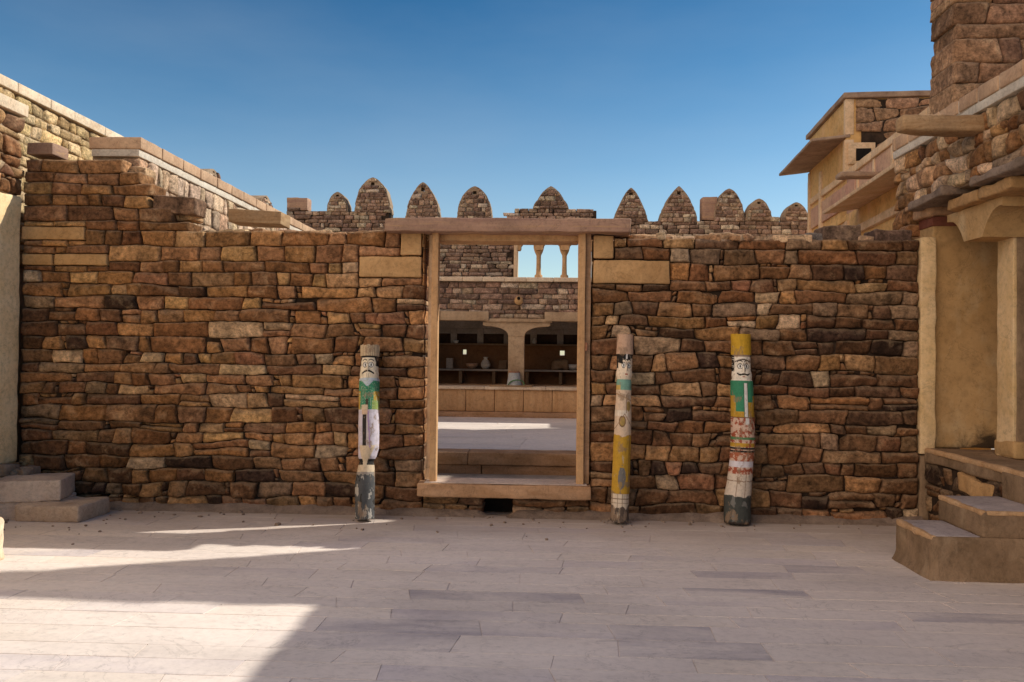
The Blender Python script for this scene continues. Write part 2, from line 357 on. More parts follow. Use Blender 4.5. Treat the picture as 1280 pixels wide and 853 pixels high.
def rubble(mb, fr, x0, x1, z0, topf, hc=.115, wc=.27, pal='main', rough=1., res=26., gap=.0055, depth=.12, wav=.25, zmax=None,
           chink=.17, clampf=None, skip=None, ragL=0., ragR=0., edge_depth=None, palf=None, maxn=20, proud=.012, blocks=(), split=.05, base=0., head=0., roughf=None):
    """coursed dry stone laid in the frame's plane"""
    ztop = zmax if zmax is not None else max(topf(x0 + (x1 - x0) * i / 40) for i in range(41))
    zs = [z0]; sd = U(0, 90)
    while zs[-1] < ztop - hc * .35: zs.append(zs[-1] + hc * U(.76, 1.26))
    sgn = ztop - zs[-1]
    zs = [z0 + (z - z0) * (ztop - z0) / (zs[-1] - z0) for z in zs]
    nk = len(zs) - 1
    def B(kk):
        def f(x):
            if kk == 0: return z0
            a = wav * hc * (1 if kk < nk else .35) * (roughf(x, zs[kk]) if roughf else 1)
            return zs[kk] + a * noise.noise(Vector((x * 1.9, kk * 7.3, sd))) * 1.6 + a * .5 * noise.noise(Vector((x * 6.1, kk * 3.3, sd)))
        return f
    rough0 = rough
    for kk in range(nk):
        rough = rough0 * (roughf(x0, (zs[kk] + zs[kk + 1]) / 2) if roughf else 1)
        f0, f1 = B(kk), B(kk + 1); hk = zs[kk + 1] - zs[kk]; zm = (zs[kk] + zs[kk + 1]) / 2
        rl = U(0, ragL); rr = U(0, ragR)
        x = x0 + rl; xe = x1 - rr; sl = 0.; first = True
        bl = [q_ for q_ in blocks if q_[3] > zs[kk] + .012 and q_[2] < zs[kk + 1] - .012]
        brk = sorted([q_[0] for q_ in bl] + [q_[1] for q_ in bl] + [xe])
        while x < xe - .02:
            nb = min([b_ for b_ in brk if b_ > x + .012], default=xe)
            w = wc * min(1.9, max(.42, random.lognormvariate(-.06, .42)))
            if nb - (x + w) < wc * .45: w = nb - x if nb - x < wc * 1.6 else (nb - x) / 2
            last = x + w > xe - .001; stop = x + w > nb - .001
            sl2 = 0. if (last or stop) else U(-.16, .16) * hk * rough
            xa, xb, s1, s2 = x, x + w, sl, sl2
            xm = (xa + xb) / 2
            g0, g1, okz = f0, f1, True
            for q_ in bl:
                if q_[0] - .01 < xm < q_[1] + .01:
                    okz = False
                    if (q_[2] + q_[3]) / 2 < zm: g0 = lambda xx, g=g0, z_=q_[3]: max(g(xx), z_)
                    else: g1 = lambda xx, g=g1, z_=q_[2]: min(g(xx), z_)
            if g1(xm) - g0(xm) > .018 and zm <= topf(xm) + .15 * hk and not (skip and skip(xa, xb, zs[kk], zs[kk + 1])):
                pl = palf(xm, zm) if palf else pal
                xl = lambda t, a=xa, s=s1: a + s * (t - .5) * 2 + gap
                xr = lambda t, a=xb, s=s2: a + s * (t - .5) * 2 - gap
                dp = depth; sr = 1
                if head and topf(xm) - zs[kk + 1] < .07: dp = head * U(.8, 1); sr = 5
                if edge_depth and ((first and edge_depth[0]) or (last and edge_depth[1])): dp = edge_depth[2]; sr = 6
                kw = dict(depth=dp, res=res, rough=rough, clampf=clampf, side_rings=sr, maxn=maxn)
                q = rnd()
                if q < split and w > hk * 1.4 and rough > .7 and okz:      # two thin stones
                    mid = U(.4, .62); ms = U(-.15, .15) * hk
                    fm = lambda xx, a=xa, b=xb: lerp(g0(xx), g1(xx), mid) + ms * ((xx - a) / (b - a) - .5)
                    one_stone(mb, fr, xl, xr, lambda xx: g0(xx) + gap * .6, lambda xx: fm(xx) - gap * .5, pick(pl), proud=base + U(-proud, proud), **kw)
                    one_stone(mb, fr, xl, xr, lambda xx: fm(xx) + gap * .5, lambda xx: g1(xx) - gap * .6, pick(pl), proud=base + U(-proud, proud), **kw)
                elif q < split + chink and w > hk * 1.5 and not last and rough > .7 and okz:   # stone and a chink of small ones
                    cw = U(.028, .055); xr2 = lambda t, f=xr, c_=cw: f(t) - c_
                    one_stone(mb, fr, xl, xr2, lambda xx: g0(xx) + gap * .6, lambda xx: g1(xx) - gap * .6, pick(pl), proud=base + U(-proud, proud * 1.3), **kw)
                    hh = U(.3, .7)
                    xl2 = lambda t, f=xr, c_=cw: f(t) - c_ + gap * 1.3
                    one_stone(mb, fr, xl2, xr, lambda xx: g0(xx) + gap, lambda xx: lerp(g0(xx), g1(xx), hh) - gap, pick(pl), proud=base + U(-.03, 0), **kw)
                    one_stone(mb, fr, xl2, xr, lambda xx: lerp(g0(xx), g1(xx), hh) + gap, lambda xx: g1(xx) - gap, pick(pl), proud=base + U(-.03, 0), **kw)
                elif q > .94 and rough > .7 and h_ok(hk) and okz:       # lower stone with a thin pinning course over it
                    th = U(.022, .034)
                    one_stone(mb, fr, xl, xr, lambda xx: g0(xx) + gap * .6, lambda xx: g1(xx) - gap - th, pick(pl), proud=base + U(-proud, proud * 1.4), **kw)
                    c0 = xa + gap
                    while c0 < xb - .04:
                        cw = min(U(.04, .11), xb - gap - c0)
                        if rnd() < .75:
                            one_stone(mb, fr, lambda t, a=c0: a + .003, lambda t, a=c0 + cw: a - .003, lambda xx: g1(xx) - th, lambda xx: g1(xx) - gap * .3, pick(pl), proud=base + U(-.03, .005), **kw)
                        c0 += cw
                else:
                    one_stone(mb, fr, xl, xr, lambda xx: g0(xx) + gap * .6, lambda xx: g1(xx) - gap * .6, pick(pl), proud=base + U(-proud, proud * 1.4), **kw)
            x += w; sl = sl2; first = False
    return mb
def h_ok(h): return h > .085

# ------------------------------------------------------------------ object helpers
def tag(o, label=None, cat=None, group=None, kind='thing'):
    if label: o['label'] = label
    if cat: o['category'] = cat
    if group: o['group'] = group
    o['kind'] = kind
    return o
def thing(name, loc, label, cat, group=None):
    o = bpy.data.objects.new(name, None); o.empty_display_size = .1; col.objects.link(o); o.location = loc
    return tag(o, label, cat, group)

FY = 7.2                                   # the front face of the courtyard wall
XU = Vector((1, 0, 0)); YU = Vector((0, 1, 0))
front = frame((0, FY, 0), XU, -YU)         # walls that face the camera's courtyard
def pxtop(pts, Y):
    w = [(P(a, b, Y).x, P(a, b, Y).z) for a, b in pts]
    def f(x):
        if x <= w[0][0]: return w[0][1]
        for (a, za), (b, zb) in zip(w, w[1:]):
            if x <= b: return za if b - a < 1e-6 else lerp(za, zb, (x - a) / (b - a))
        return w[-1][1]
    return f

# ------------------------------------------------------------------ ground and paving
g = MB()
NG = 60
for_y = [-60 + 4 * i for i in range(0, 40)]
g.add([(-900, -300, -.012), (900, -300, -.012), (900, 1500, -.012), (-900, 1500, -.012)], [(0, 1, 2, 3)])
tag(g.build('ground', 'sand', smooth=False), kind='structure')
DARKS = [G(*q) for q in ((850, 798), (930, 815), (820, 815), (460, 808), (470, 779), (1200, 775), (790, 702), (1250, 778), (960, 746), (700, 745))]
def paving(name, x0, x1, y0, y1, z, row, wmin, wmax, cols, gap=.007, jx=.012):
    mb = MB(); mb.add([(x0, y0, z), (x1, y0, z), (x1, y1, z), (x0, y1, z)], [(0, 1, 2, 3)], (.64, .54, .47))
    y = y0
    while y < y1 - .02:
        h = min(row * U(.8, 1.2), y1 - y); x = x0 + U(-wmax, 0)
        s0 = U(-jx, jx)
        while x < x1:
            w = U(wmin, wmax); a, b = max(x, x0), min(x + w, x1); sk = U(-jx, jx)
            if b - a > .03:
                c = random.choice(cols); f = U(.92, 1.06); c = tuple(q * f for q in c)
                for D_ in DARKS:
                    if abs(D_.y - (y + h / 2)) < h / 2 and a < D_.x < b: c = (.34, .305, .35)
                zz = z + .0035 + U(0, .001)
                ww = gap * U(.3, 1.)
                pts = [(a + ww + s0, y + ww), (b - ww + sk, y + ww), (b - ww - sk * .5, y + h - ww), (a + ww - s0 * .5, y + h - ww)]
                mb.add([(p[0], p[1], zz) for p in pts] + [(p[0], p[1], z - .002) for p in pts],
                       [(0, 1, 2, 3), (0, 4, 5, 1), (1, 5, 6, 2), (2, 6, 7, 3), (3, 7, 4, 0)], c)
            s0 = sk; x += w
        y += h
    return tag(mb.build(name, 'paving', smooth=False), kind='structure')
PC = [(.80, .69, .61)] * 9 + [(.75, .65, .59)] * 6 + [(.82, .70, .59)] * 6 + [(.64, .56, .56)] * 4 + [(.50, .44, .46), (.70, .60, .50)]
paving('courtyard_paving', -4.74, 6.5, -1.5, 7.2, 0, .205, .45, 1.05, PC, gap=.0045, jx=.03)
# slab floor of the further courtyard, a step up
ZF = .33; YS = 9.0; YV = 14.0
paving('inner_court_paving', -4.9, 3.9, YS + .3, YV, ZF, .62, .8, 1.4, [(.76, .67, .60), (.80, .70, .61), (.70, .62, .57)], gap=.014, jx=.1)
mb = MB(); mb.add([(-4.9, 7.7, .10), (3.9, 7.7, .10), (3.9, YS, .10), (-4.9, YS, .10)], [(0, 1, 2, 3)]); tag(mb.build('passage_floor', 'sand', smooth=False), kind='structure')
t = thing('terrace_step', (-.5, YS, 0), 'long orange sandstone step edging the inner courtyard beyond the doorway', 'step')
mb = MB()
x = -4.9
while x < 3.9: w = U(1.2, 1.9); mb.span(x + .003, min(x + w, 3.9) - .003, YS - .03, YS + .3, ZF - .13, ZF + .006, r=.012, amp=.003); x += w
mb.build('nosing', 'sill', t)
mb = MB(); x = -5.3
while x < 3.9: w = U(1.0, 1.7); mb.span(x + .004, min(x + w, 3.9) - .004, YS, YS + .28, -.01, ZF - .133, r=.01, amp=.004); x += w
mb.build('riser', 'sill', t)
# earth fillet along the foot of the wall
mb = MB(); vs = []; fs = []; n = 220
for i in range(n + 1):
    x = lerp(-4.7, 3.2, i / n); a = noise.noise(Vector((x * 1.7, 4, 0))); dr = 1 - .97 * math.exp(-((x - WX(624.5, FY)) / .14) ** 6); b = noise.noise(Vector((x * 7, 9, 0)))
    dpt = .11 + .05 * a + .02 * b; hh = (.055 + .03 * a + .015 * b) * dr
    vs += [(x, FY - dpt, .004), (x, FY - dpt * .55, hh * .5), (x, FY - .01, hh), (x, FY + .05, hh)]
for i in range(n):
    for j in range(3): p = i * 4 + j; fs.append((p, p + 4, p + 5, p + 1))
mb.add(vs, fs); tag(mb.build('earth_bank', 'dust'), kind='structure')

mb = MB()
for i in range(170):
    if rnd() < .35: x, y = -4.6 + random.expovariate(1.6), 7.05 - random.expovariate(1.8)
    else: x, y = U(-4.6, 3.1), FY - .06 - random.expovariate(5.)
    if x > 3.1 or y < 5: continue
    q = U(.006, .020) * (1.6 if rnd() < .08 else 1)
    mb.rbox((x, y, .004 + q * .3), (q * U(.8, 1.6), q * U(.8, 1.4), q * .8), rot=Matrix.Rotation(U(0, 3), 3, 'Z'), r=q * .2, amp=q * .15, freq=40, seg=1, color=pick('tan'))
tag(mb.build('pebbles', 'dust'), 'scattered small stone chips along the foot of the wall', 'gravel', kind='stuff')

# ------------------------------------------------------------------ the courtyard wall, left of the doorway
XL0 = -4.73; DL = WX(530, FY); DR = WX(739, FY); XR1 = 3.18
ZSILL = .29
lab = 'tall brown dry stone wall with stepped broken top, standing left of the doorway'
wl = thing('rubble_wall', (-2.9, FY + .25, 0), lab, 'wall')
ltop = pxtop([(25, 199), (150, 199), (150.1, 222), (166, 222), (166.1, 244), (184, 244), (184.1, 266), (222, 266), (222.1, 286), (480, 289), (530, 291)], FY)
def blockpx(x0, y0, x1, y1, Y=FY):
    a, b = P(x0, y1, Y), P(x1, y0, Y); return a.x, b.x, a.z, b.z
LB = [blockpx(500, 290, 528, 320), blockpx(448, 320.5, 528, 347), blockpx(27, 283, 107, 300), blockpx(27, 317, 66.5, 332), blockpx(67.5, 317, 135, 332)]
RB = [blockpx(741, 294, 768, 324), blockpx(741, 325, 838, 355)]
def skipper(bl):
    def f(a, b, c, d):
        for (x0, x1, z0, z1) in bl:
            if min(b, x1) - max(a, x0) > .05 and min(d, z1) - max(c, z0) > .045: return True
        return False
    return f
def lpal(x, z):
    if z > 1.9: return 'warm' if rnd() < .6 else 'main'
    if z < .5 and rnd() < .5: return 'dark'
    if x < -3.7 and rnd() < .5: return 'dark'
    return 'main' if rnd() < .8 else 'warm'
mb = MB()
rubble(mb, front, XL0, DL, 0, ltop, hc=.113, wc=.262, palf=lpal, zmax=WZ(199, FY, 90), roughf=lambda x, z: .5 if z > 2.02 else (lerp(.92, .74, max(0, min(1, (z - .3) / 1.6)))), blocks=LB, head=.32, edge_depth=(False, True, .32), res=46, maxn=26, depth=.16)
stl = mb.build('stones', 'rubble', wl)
# wall head: stones laid through the thickness behind the front course
core = MB()
def corestep(x0, x1, z): core.span(x0, x1, FY + .05, FY + .34, -.05, z, r=.01, amp=0, seg=5)
for a, b, yy in ((27, 150, 203), (150.2, 166, 226), (166.2, 184, 248), (184.2, 222, 270), (222.2, 526, 293)): corestep(WX(a, FY), WX(b, FY) - (.12 if b < 230 else 0), WZ(yy, FY, a) - .09)
core.build('core', 'core', wl)
def dressed(lst, parent, mat='cream', out=.012):
    for (x0, x1, z0, z1) in lst:
        MB().span(x0 + .006, x1 - .006, FY - out, FY + .34, z0 + .006, z1 - .006, r=.012, amp=.005, freq=6, seg=.06).build('dressed_block', mat, parent)
dressed(LB, wl)
for i in range(26):                               # rough lit stones on the wall head
    mb = MB()
    px = U(190, 520); x = WX(px, FY); zt = ltop(x)
    mb.rbox((x, FY + U(.15, .38), zt - .015), (U(.14, .3), U(.12, .2), U(.05, .08)), rot=Matrix.Rotation(U(-.4, .4), 3, 'Z'), r=.012, amp=.012, freq=8, seg=.05, color=pick('tan')); mb.build('cap_stone', 'rubble', wl)

wr = thing('rubble_wall', (1.8, FY + .25, 0), 'brown dry stone wall with level top, toned darker for shade, standing right of the doorway', 'wall')
rtop = pxtop([(739, 291), (800, 296), (870, 296), (1000, 299), (1148, 303)], FY)
def rpal(x, z):  # more dark stones low and right: light falloff painted into the palette
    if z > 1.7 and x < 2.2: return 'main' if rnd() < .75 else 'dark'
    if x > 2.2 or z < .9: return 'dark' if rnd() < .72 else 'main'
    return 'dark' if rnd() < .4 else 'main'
mb = MB()
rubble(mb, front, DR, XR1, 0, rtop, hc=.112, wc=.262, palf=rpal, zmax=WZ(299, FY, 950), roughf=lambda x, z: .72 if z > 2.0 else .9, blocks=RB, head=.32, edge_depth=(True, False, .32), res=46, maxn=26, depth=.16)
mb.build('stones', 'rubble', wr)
MB().span(DR + .06, XR1, FY + .05, FY + .34, -.05, WZ(305, FY, 1000), r=.01, amp=0, seg=5).build('core', 'core', wr)
dressed(RB, wr)
for i in range(34):
    mb = MB()
    px = U(795, 1000) if i < 24 else U(1000, 1140); x = WX(px, FY); zt = rtop(x)
    mb.rbox((x, FY + U(.08, .38), zt + U(-.01, .02)), (U(.16, .34), U(.12, .22), U(.04, .07)), rot=Matrix.Rotation(U(-.5, .5), 3, 'Z'), r=.012, amp=.014, freq=8, seg=.05, color=pick('tan')); mb.build('cap_stone', 'rubble', wr)
# low stones under the sill with the drain hole
us = thing('sill_footing', (-.4, FY + .1, 0), 'low rubble footing under the door sill with a dark square drain hole', 'footing')
hx0, hx1 = WX(607, FY), WX(642, FY)
for (a, b) in ((DL + .003, hx0), (hx1, DR - .003)):
    mb = MB()
    rubble(mb, front, a, b, 0, lambda x: ZSILL - .125, hc=.085, wc=.25, pal='dark', zmax=ZSILL - .118, res=34, depth=.3, chink=.05)
    mb.build('stones', 'rubble', us)
core = MB(); core.span(DL, hx0 - .03, FY + .06, FY + .32, -.05, ZSILL - .125, r=.01, amp=0, seg=5); core.span(hx1 + .03, DR, FY + .06, FY + .32, -.05, ZSILL - .125, r=.01, amp=0, seg=5)
MB().span(hx0 - .03, hx1 + .03, FY + .25, FY + .32, -.05, ZSILL - .125, r=.01, amp=0, seg=5).build('drain_back', 'dark', us)  # near-black back standing in for the shade inside the drain
core.build('core', 'core', us)

def loose(px, py, wpx, hpx, Y, dpt, label, pal='dark', ang=0., tilt=0., mat='rubble', color=None):
    c = P(px, py, Y); s = Y / F
    o = MB(); hs = (wpx * s, dpt, hpx * s)
    o.rbox((c.x, Y + dpt / 2, c.z), hs, rot=Matrix.Rotation(ang, 3, 'Z') @ Matrix.Rotation(tilt, 3, 'Y'), r=.014, amp=.010, freq=7, seg=.03, color=color or pick(pal))
    b = o.build('loose_stone', mat, None, origin=(c.x, Y + dpt / 2, c.z - hs[2] / 2))
    return tag(b, label, 'stone', 'loose stones lying on the wall tops')
loose(217, 256, 56, 22, FY + .02, .26, 'large flat grey brown stone lying tilted on the stepped top of the left wall', color=(.20, .12, .08), tilt=.05)
loose(166, 216, 34, 17, FY + .12, .2, 'pale tan stone set back beside the topmost step of the left wall', pal='tan', tilt=.06)
loose(1053, 292, 46, 20, FY + .05, .25, 'rough dark grey stone on the right wall top under the yellow building', color=(.19, .13, .10), tilt=-.04)
loose(1022, 297, 24, 12, FY + .08, .16, 'small bluish grey stone on the right wall top, beside the rough dark one', color=(.22, .20, .20), tilt=.15)
loose(1117, 297, 44, 19, FY + .05, .26, 'dark brown stone on the right wall top beside the plastered pilaster', color=(.17, .11, .09), tilt=.03)
loose(1085, 300, 20, 9, FY + .08, .16, 'small flat brown stone between the two dark stones on the right wall', color=(.26, .17, .13))
loose(826, 295, 11, 10, FY - .01, .08, 'small pale cream stone perched on the right wall near the lintel end', pal='tan', color=(.62, .47, .32))
loose(150, 187, 46, 11, FY + .22, .22, 'pale broken stone under the dark slab at the end of the left parapet', color=(.60, .42, .24))
# flat slabs on the wall top
c0 = blockpx(33, 178, 66, 193, FY + .05)
tag(MB().span(c0[0], c0[1], FY + .05, FY + .3, c0[2], c0[3], r=.01, amp=.004).build('stone_slab', 'lintel', None, origin=((c0[0] + c0[1]) / 2, FY + .2, c0[2])), 'short brown squared slab lying on the left end of the left wall', 'slab')
c0 = blockpx(286, 263, 352, 279, FY + .42)
t = MB(); t.rbox(((c0[0] + c0[1]) / 2, FY + .55, (c0[2] + c0[3]) / 2), (c0[1] - c0[0], .28, c0[3] - c0[2]), rot=Matrix.Rotation(.045, 3, 'Y'), r=.008, amp=.004, freq=6)
tag(t.build('sandstone_beam', 'wood', None, origin=((c0[0] + c0[1]) / 2, FY + .55, c0[2])), 'short yellow brown beam resting behind the left wall top', 'beam')

# ------------------------------------------------------------------ doorway
dw = thing('stone_doorway', (-.37, FY + .15, 0), 'open doorway with tan stone posts, long lintel and worn sill', 'doorway')
def spanpx(mbx, x0, y0, x1, y1, Y0, Y1, **k):
    a, b = P(x0, y1, Y0), P(x1, y0, Y0); return mbx.span(a.x, b.x, Y0, Y1, a.z, b.z, **k)
spanpx(MB(), 480, 273.5, 789, 289, FY - .14, FY + .36, r=.012, amp=.008, freq=5, seg=.04).build('lintel', 'lintel', dw)
spanpx(MB(), 546, 290.5, 724, 301, FY + .06, FY + .34, r=.008, amp=.002).build('inner_lintel', 'post', dw)
spanpx(MB(), 531, 290.5, 545.5, 299, FY + .1, FY + .33, r=.006, amp=.002).build('inner_lintel', 'post', dw)
zl = WZ(290, FY, 640); zs = ZSILL + .002
x0, x1 = WX(539.5, FY - .02, 420), WX(547.5, FY - .02, 420)
MB().span(x0, x1, FY - .05, FY + .05, zs, zl, r=.007, amp=.002, seg=.2).build('door_post', 'post', dw)
MB().span(x0 - .045, x0 - .002, FY + .06, FY + .14, zs, zl, r=.007, amp=.002, seg=.2).build('door_rebate', 'yellow_lt', dw)
x0, x1 = WX(722, FY - .02, 420), WX(731, FY - .02, 420)
MB().span(x0, x1, FY - .05, FY + .05, zs, zl, r=.007, amp=.002, seg=.2).build('door_post', 'post', dw)
MB().span(x1 + .002, x1 + .05, FY + .0, FY + .30, zs, zl, r=.007, amp=.002, seg=.2).build('door_rebate', 'sill', dw)
m_ = MB(); hx = x1 + .015
m_.rod((hx, FY - .045, 1.45), (hx, FY - .045, 1.52), .012); m_.build('hinge', 'rust', dw)
m_ = MB(); m_.span(WX(523, FY - .1), WX(741, FY - .1), FY - .12, FY + .2, ZSILL - .118, ZSILL, r=.016, amp=.006, freq=5, seg=.07); m_.build('sill', 'sill', dw)
m_ = MB(); m_.span(DL + .03, DR - .03, FY - .095, FY + .21, ZSILL + .001, ZSILL + .008, r=.003, amp=.001); m_.build('sill_top', 'step', dw)

# ------------------------------------------------------------------ painted wooden posts
def clampc(c): return tuple(max(0., q) for q in c)
CREAM = (.64, .50, .34); WOODC = (.50, .33, .22); BLK = (.02, .017, .015); GREEN = (.05, .24, .13); MUST = (.50, .29, .035); DGREY = (.085, .085, .085)
WHITE = (.72, .69, .66); RED = (.34, .085, .045); TEAL = (.20, .38, .30)
def ell(u, v, cu, cv, ru, rv): return ((u - cu) / ru) ** 2 + ((v - cv) / rv) ** 2 < 1
def ring(u, v, cu, cv, ru, rv, w):
    q = math.sqrt(((u - cu) / ru) ** 2 + ((v - cv) / rv) ** 2); return abs(q - 1) < w
def face(u, v, y0, y1, cx, dark, moust, skin):
    """v here is the photo row inside the head: 0 bottom, 1 top ; u -1..1"""
    w = (v - y0) / (y1 - y0); c = skin
    for s_ in (-1, 1):
        ex = cx + s_ * .36
        if ell(u, w, ex, .60, .27, .125): c = dark
        if ell(u, w, ex, .60, .22, .095): c = (.85, .82, .76)
        if ell(u, w, ex + .01, .60, .085, .075): c = BLK
        bw = .84 - .7 * (abs(u - ex) ** 2)
        if abs(u - ex) < .27 and abs(w - bw) < .022: c = dark
    if abs(u - cx - .10 * 0) < .03 and .62 < w < .74: c = dark
    if abs(abs(u - cx) - .10 - .05 * (w < .42)) < .022 and .36 < w < .62: c = tuple(q * .55 for q in skin)
    if moust == 'curl':
        mw = .27 - .10 * abs(u - cx) + .42 * max(0, abs(u - cx) - .35) ** 1.2
        if abs(u - cx) < .66 and abs(w - mw) < .045 - .02 * abs(u - cx): c = dark
        if abs(u - cx) < .15 and abs(w - .15) < .022: c = RED
    elif moust == 'droop':
        mw = .33 - .30 * (abs(u - cx)) ** 2
        if abs(u - cx) < .66 and abs(w - mw) < .045 and abs(u - cx) > .05: c = dark
        if abs(u - cx) < .4 and w < .22 and abs(((u * 14) % 1) - .5) < .12: c = tuple(q * .6 for q in skin)
    else:
        if abs(u - cx) < .16 and abs(w - .22) < .028: c = RED
    return c
def paint_left(u, y, fr_):
    # y: photo row in the enlarged view (70 top, 800 bottom)
    j = nz(u * 3, y * .05) * 5; c = CREAM
    if y < 120: c = (.60, .46, .29) if abs(((u * 5.2) % 1) - .5) > .09 else (.30, .20, .12)
    elif y < 213:
        c = face(u, -y, -213, -120, 0., BLK, 'droop', (.80, .68, .50)) if fr_ else (.60, .47, .32)
        w = (213 - y) / 93
        if w > .55 and abs(u) > .82 - .55 * max(0, w - .75): c = BLK
        if w > .93: c = BLK
    elif y < 345:
        c = GREEN
        v_ = (y - 213) / 34
        if fr_ and v_ < 1 and abs(u) < .75 * (1 - v_) + .08: c = (.52, .57, .62)
        elif v_ < .3: c = (.52, .57, .62)
        if y > 268 + j and (u < -.72 or u > .62): c = MUST
        if y > 305 + j and u > .45: c = (.28, .36, .10)
        if abs(nz(u * 6, y * .08, 3)) < .035: c = (.38, .44, .30)
        if 300 < y < 345 and abs(u) < .14: c = (.07, .06, .04)
        if y > 325 and -.55 < u < .1: c = CREAM
    elif y < 600:
        c = (.60, .54, .60) if abs(u) > .25 else (.56, .48, .46)
        if y > 490 + j: c = CREAM
        edge = .8 - (y - 490) / 150 if y > 490 else 9
        if 490 < y < 560 and abs(u) > edge: c = (.60, .54, .60)
        if 362 < y < 492 and -.40 < u < -.05 and fr_: c = (.03, .025, .02)
        if abs(u - .12 - .3 * (y - 360) / 200) < .06 and y < 500: c = (.40, .27, .45)
        if 545 < y < 570 and abs(u) > .38 - (y - 545) * .006: c = BLK
        if 345 <= y < 365 and fr_ and -.5 < u < .1: c = (.62, .44, .30)
    else:
        c = DGREY
        k = nz(u * 2.3, y * .02, 8) + .4 * nz(u * 7, y * .07, 5)
        if k > .36: c = (.42, .38, .33)
        if k < -.42: c = (.04, .035, .03)
        if y < 612 + j * 3: c = (.30, .26, .22)
    return c
def paint_mid(u, y, fr_):
    j = nz(u * 3, y * .05) * 5
    if y < 140: c = (.54, .35, .24) if y > 60 else (.40, .27, .18)
    elif y < 240:
        c = face(u, -y, -240, -145, .18, BLK, '', (.80, .66, .50)) if fr_ else (.60, .45, .30)
        w = (240 - y) / 100
        if w > .78 + .10 * abs(u - .2) - .22 * (u < -.3): c = BLK
        if w > .82 and abs(u - .2) < .13: c = WHITE
        if u < -.85 and w > .45: c = BLK
    elif y < 282:
        c = TEAL if u > -.5 or y < 262 else (.55, .38, .12)
    elif y < 458 + 16 * max(0, .6 - abs(u)) + j:
        c = (.66, .50, .36)
        if ell(u, y, -.15, 405, .36, 20): c = (.40, .27, .09)
        if ell(u, y, .55, 345, .3, 20): c = (.36, .24, .08)
        if ring(u, y, -.15, 405, .36, 20, .14): c = (.20, .11, .05)
        if 362 < y < 384 and abs(((u * 5) % 1) - .5) > .15 and u < .5: c = (.74, .66, .55)
        if abs(y - (375 + 55 * abs(u - .1))) < 2.4 and fr_: c = (.32, .20, .13)
        if abs(u - .32) < .05 and 300 < y < 372: c = (.30, .19, .12)
        if abs(y - 310 - 14 * u) < 2.4: c = (.45, .28, .15)
    elif y < 688:
        c = MUST
        if ell(u, y + 10 * nz(u * 5, y * .1), .02, 625, .42, 44): c = (.17, .16, .15)
        if abs(u - .75) < .04: c = (.28, .15, .04)
        if y > 640 and nz(u * 3, y * .03, 4) > .2: c = (.30, .20, .09)
    elif y < 738 + 22 * nz(u * 2.6, 2): 
        c = (.66, .55, .42)
        if abs(y - 706) < 1.6 or abs(y - 722) < 1.6 or abs(((u * 1.8 + .2) % 1) - .5) < .04: c = (.22, .15, .10)
    else:
        c = (.10, .075, .06) if nz(u * 7, y * .02) > -.1 else (.24, .17, .12)
    return c
def paint_right(u, y, fr_):
    j = nz(u * 3, y * .05) * 5
    if y < 141: c = (.56, .33, .03)
    elif y < 242:
        c = face(u, -y, -240, -148, 0., BLK, 'curl', (.82, .74, .62)) if fr_ else (.60, .50, .38)
        if 141 <= y < 148: c = (.40, .30, .22)
        if abs(u) > .86 and y < 205 and nz(u * 9, y * .3) > -.2: c = BLK
        if abs(y - (158 + 14 * u * u)) < 2.2: c = (.10, .07, .05)
    elif y < 388:
        c = GREEN if abs(u) < .78 or y < 300 else MUST
        if y > 326 and u > .18: c = MUST
        if y > 362 + 0 * u: c = MUST
        if u < -.74 and y > 325: c = MUST
        if fr_ and abs(u - .12) < .15 and y > 250: c = WHITE
        if abs(abs(u - .12) - .17) < .022 and fr_ and y > 250: c = (.03, .10, .05)
        if abs(y - 386) < 2: c = (.20, .09, .04)
    elif y < 606:
        k = nz(u * 4, y * .06, 2) + .5 * nz(u * 12, y * .2, 3)
        c = (.62, .44, .34) if k > -.08 else RED
        if fr_ and abs(u - .2) < .17 and y < 412: c = WHITE
        if abs(y - 467 - j * .3) < 5: c = (.10, .22, .10)
        if 484 < y < 500: c = MUST if k > -.25 else RED
        if abs(y - 506) < 3.4 or abs(y - 517) < 3.4: c = BLK
        if 521 < y < 550 and k < .1: c = (.38, .12, .06)
        if 555 < y < 579: c = (.66, .62, .66)
        if 590 < y and k < .05: c = RED
    elif y < 690 + j * 2:
        c = (.64, .54, .44)
        if abs(y - 632 - 3 * nz(u * 4, 1)) < 1.8 or abs(((u * 1.5 + .1) % 1) - .5) < .035: c = (.30, .20, .14)
    else:
        c = (.062, .066, .060)
        k = nz(u * 3, y * .03, 6)
        if k > .3: c = (.17, .165, .15)
        if y > 795: c = (.04, .03, .025)
    return c
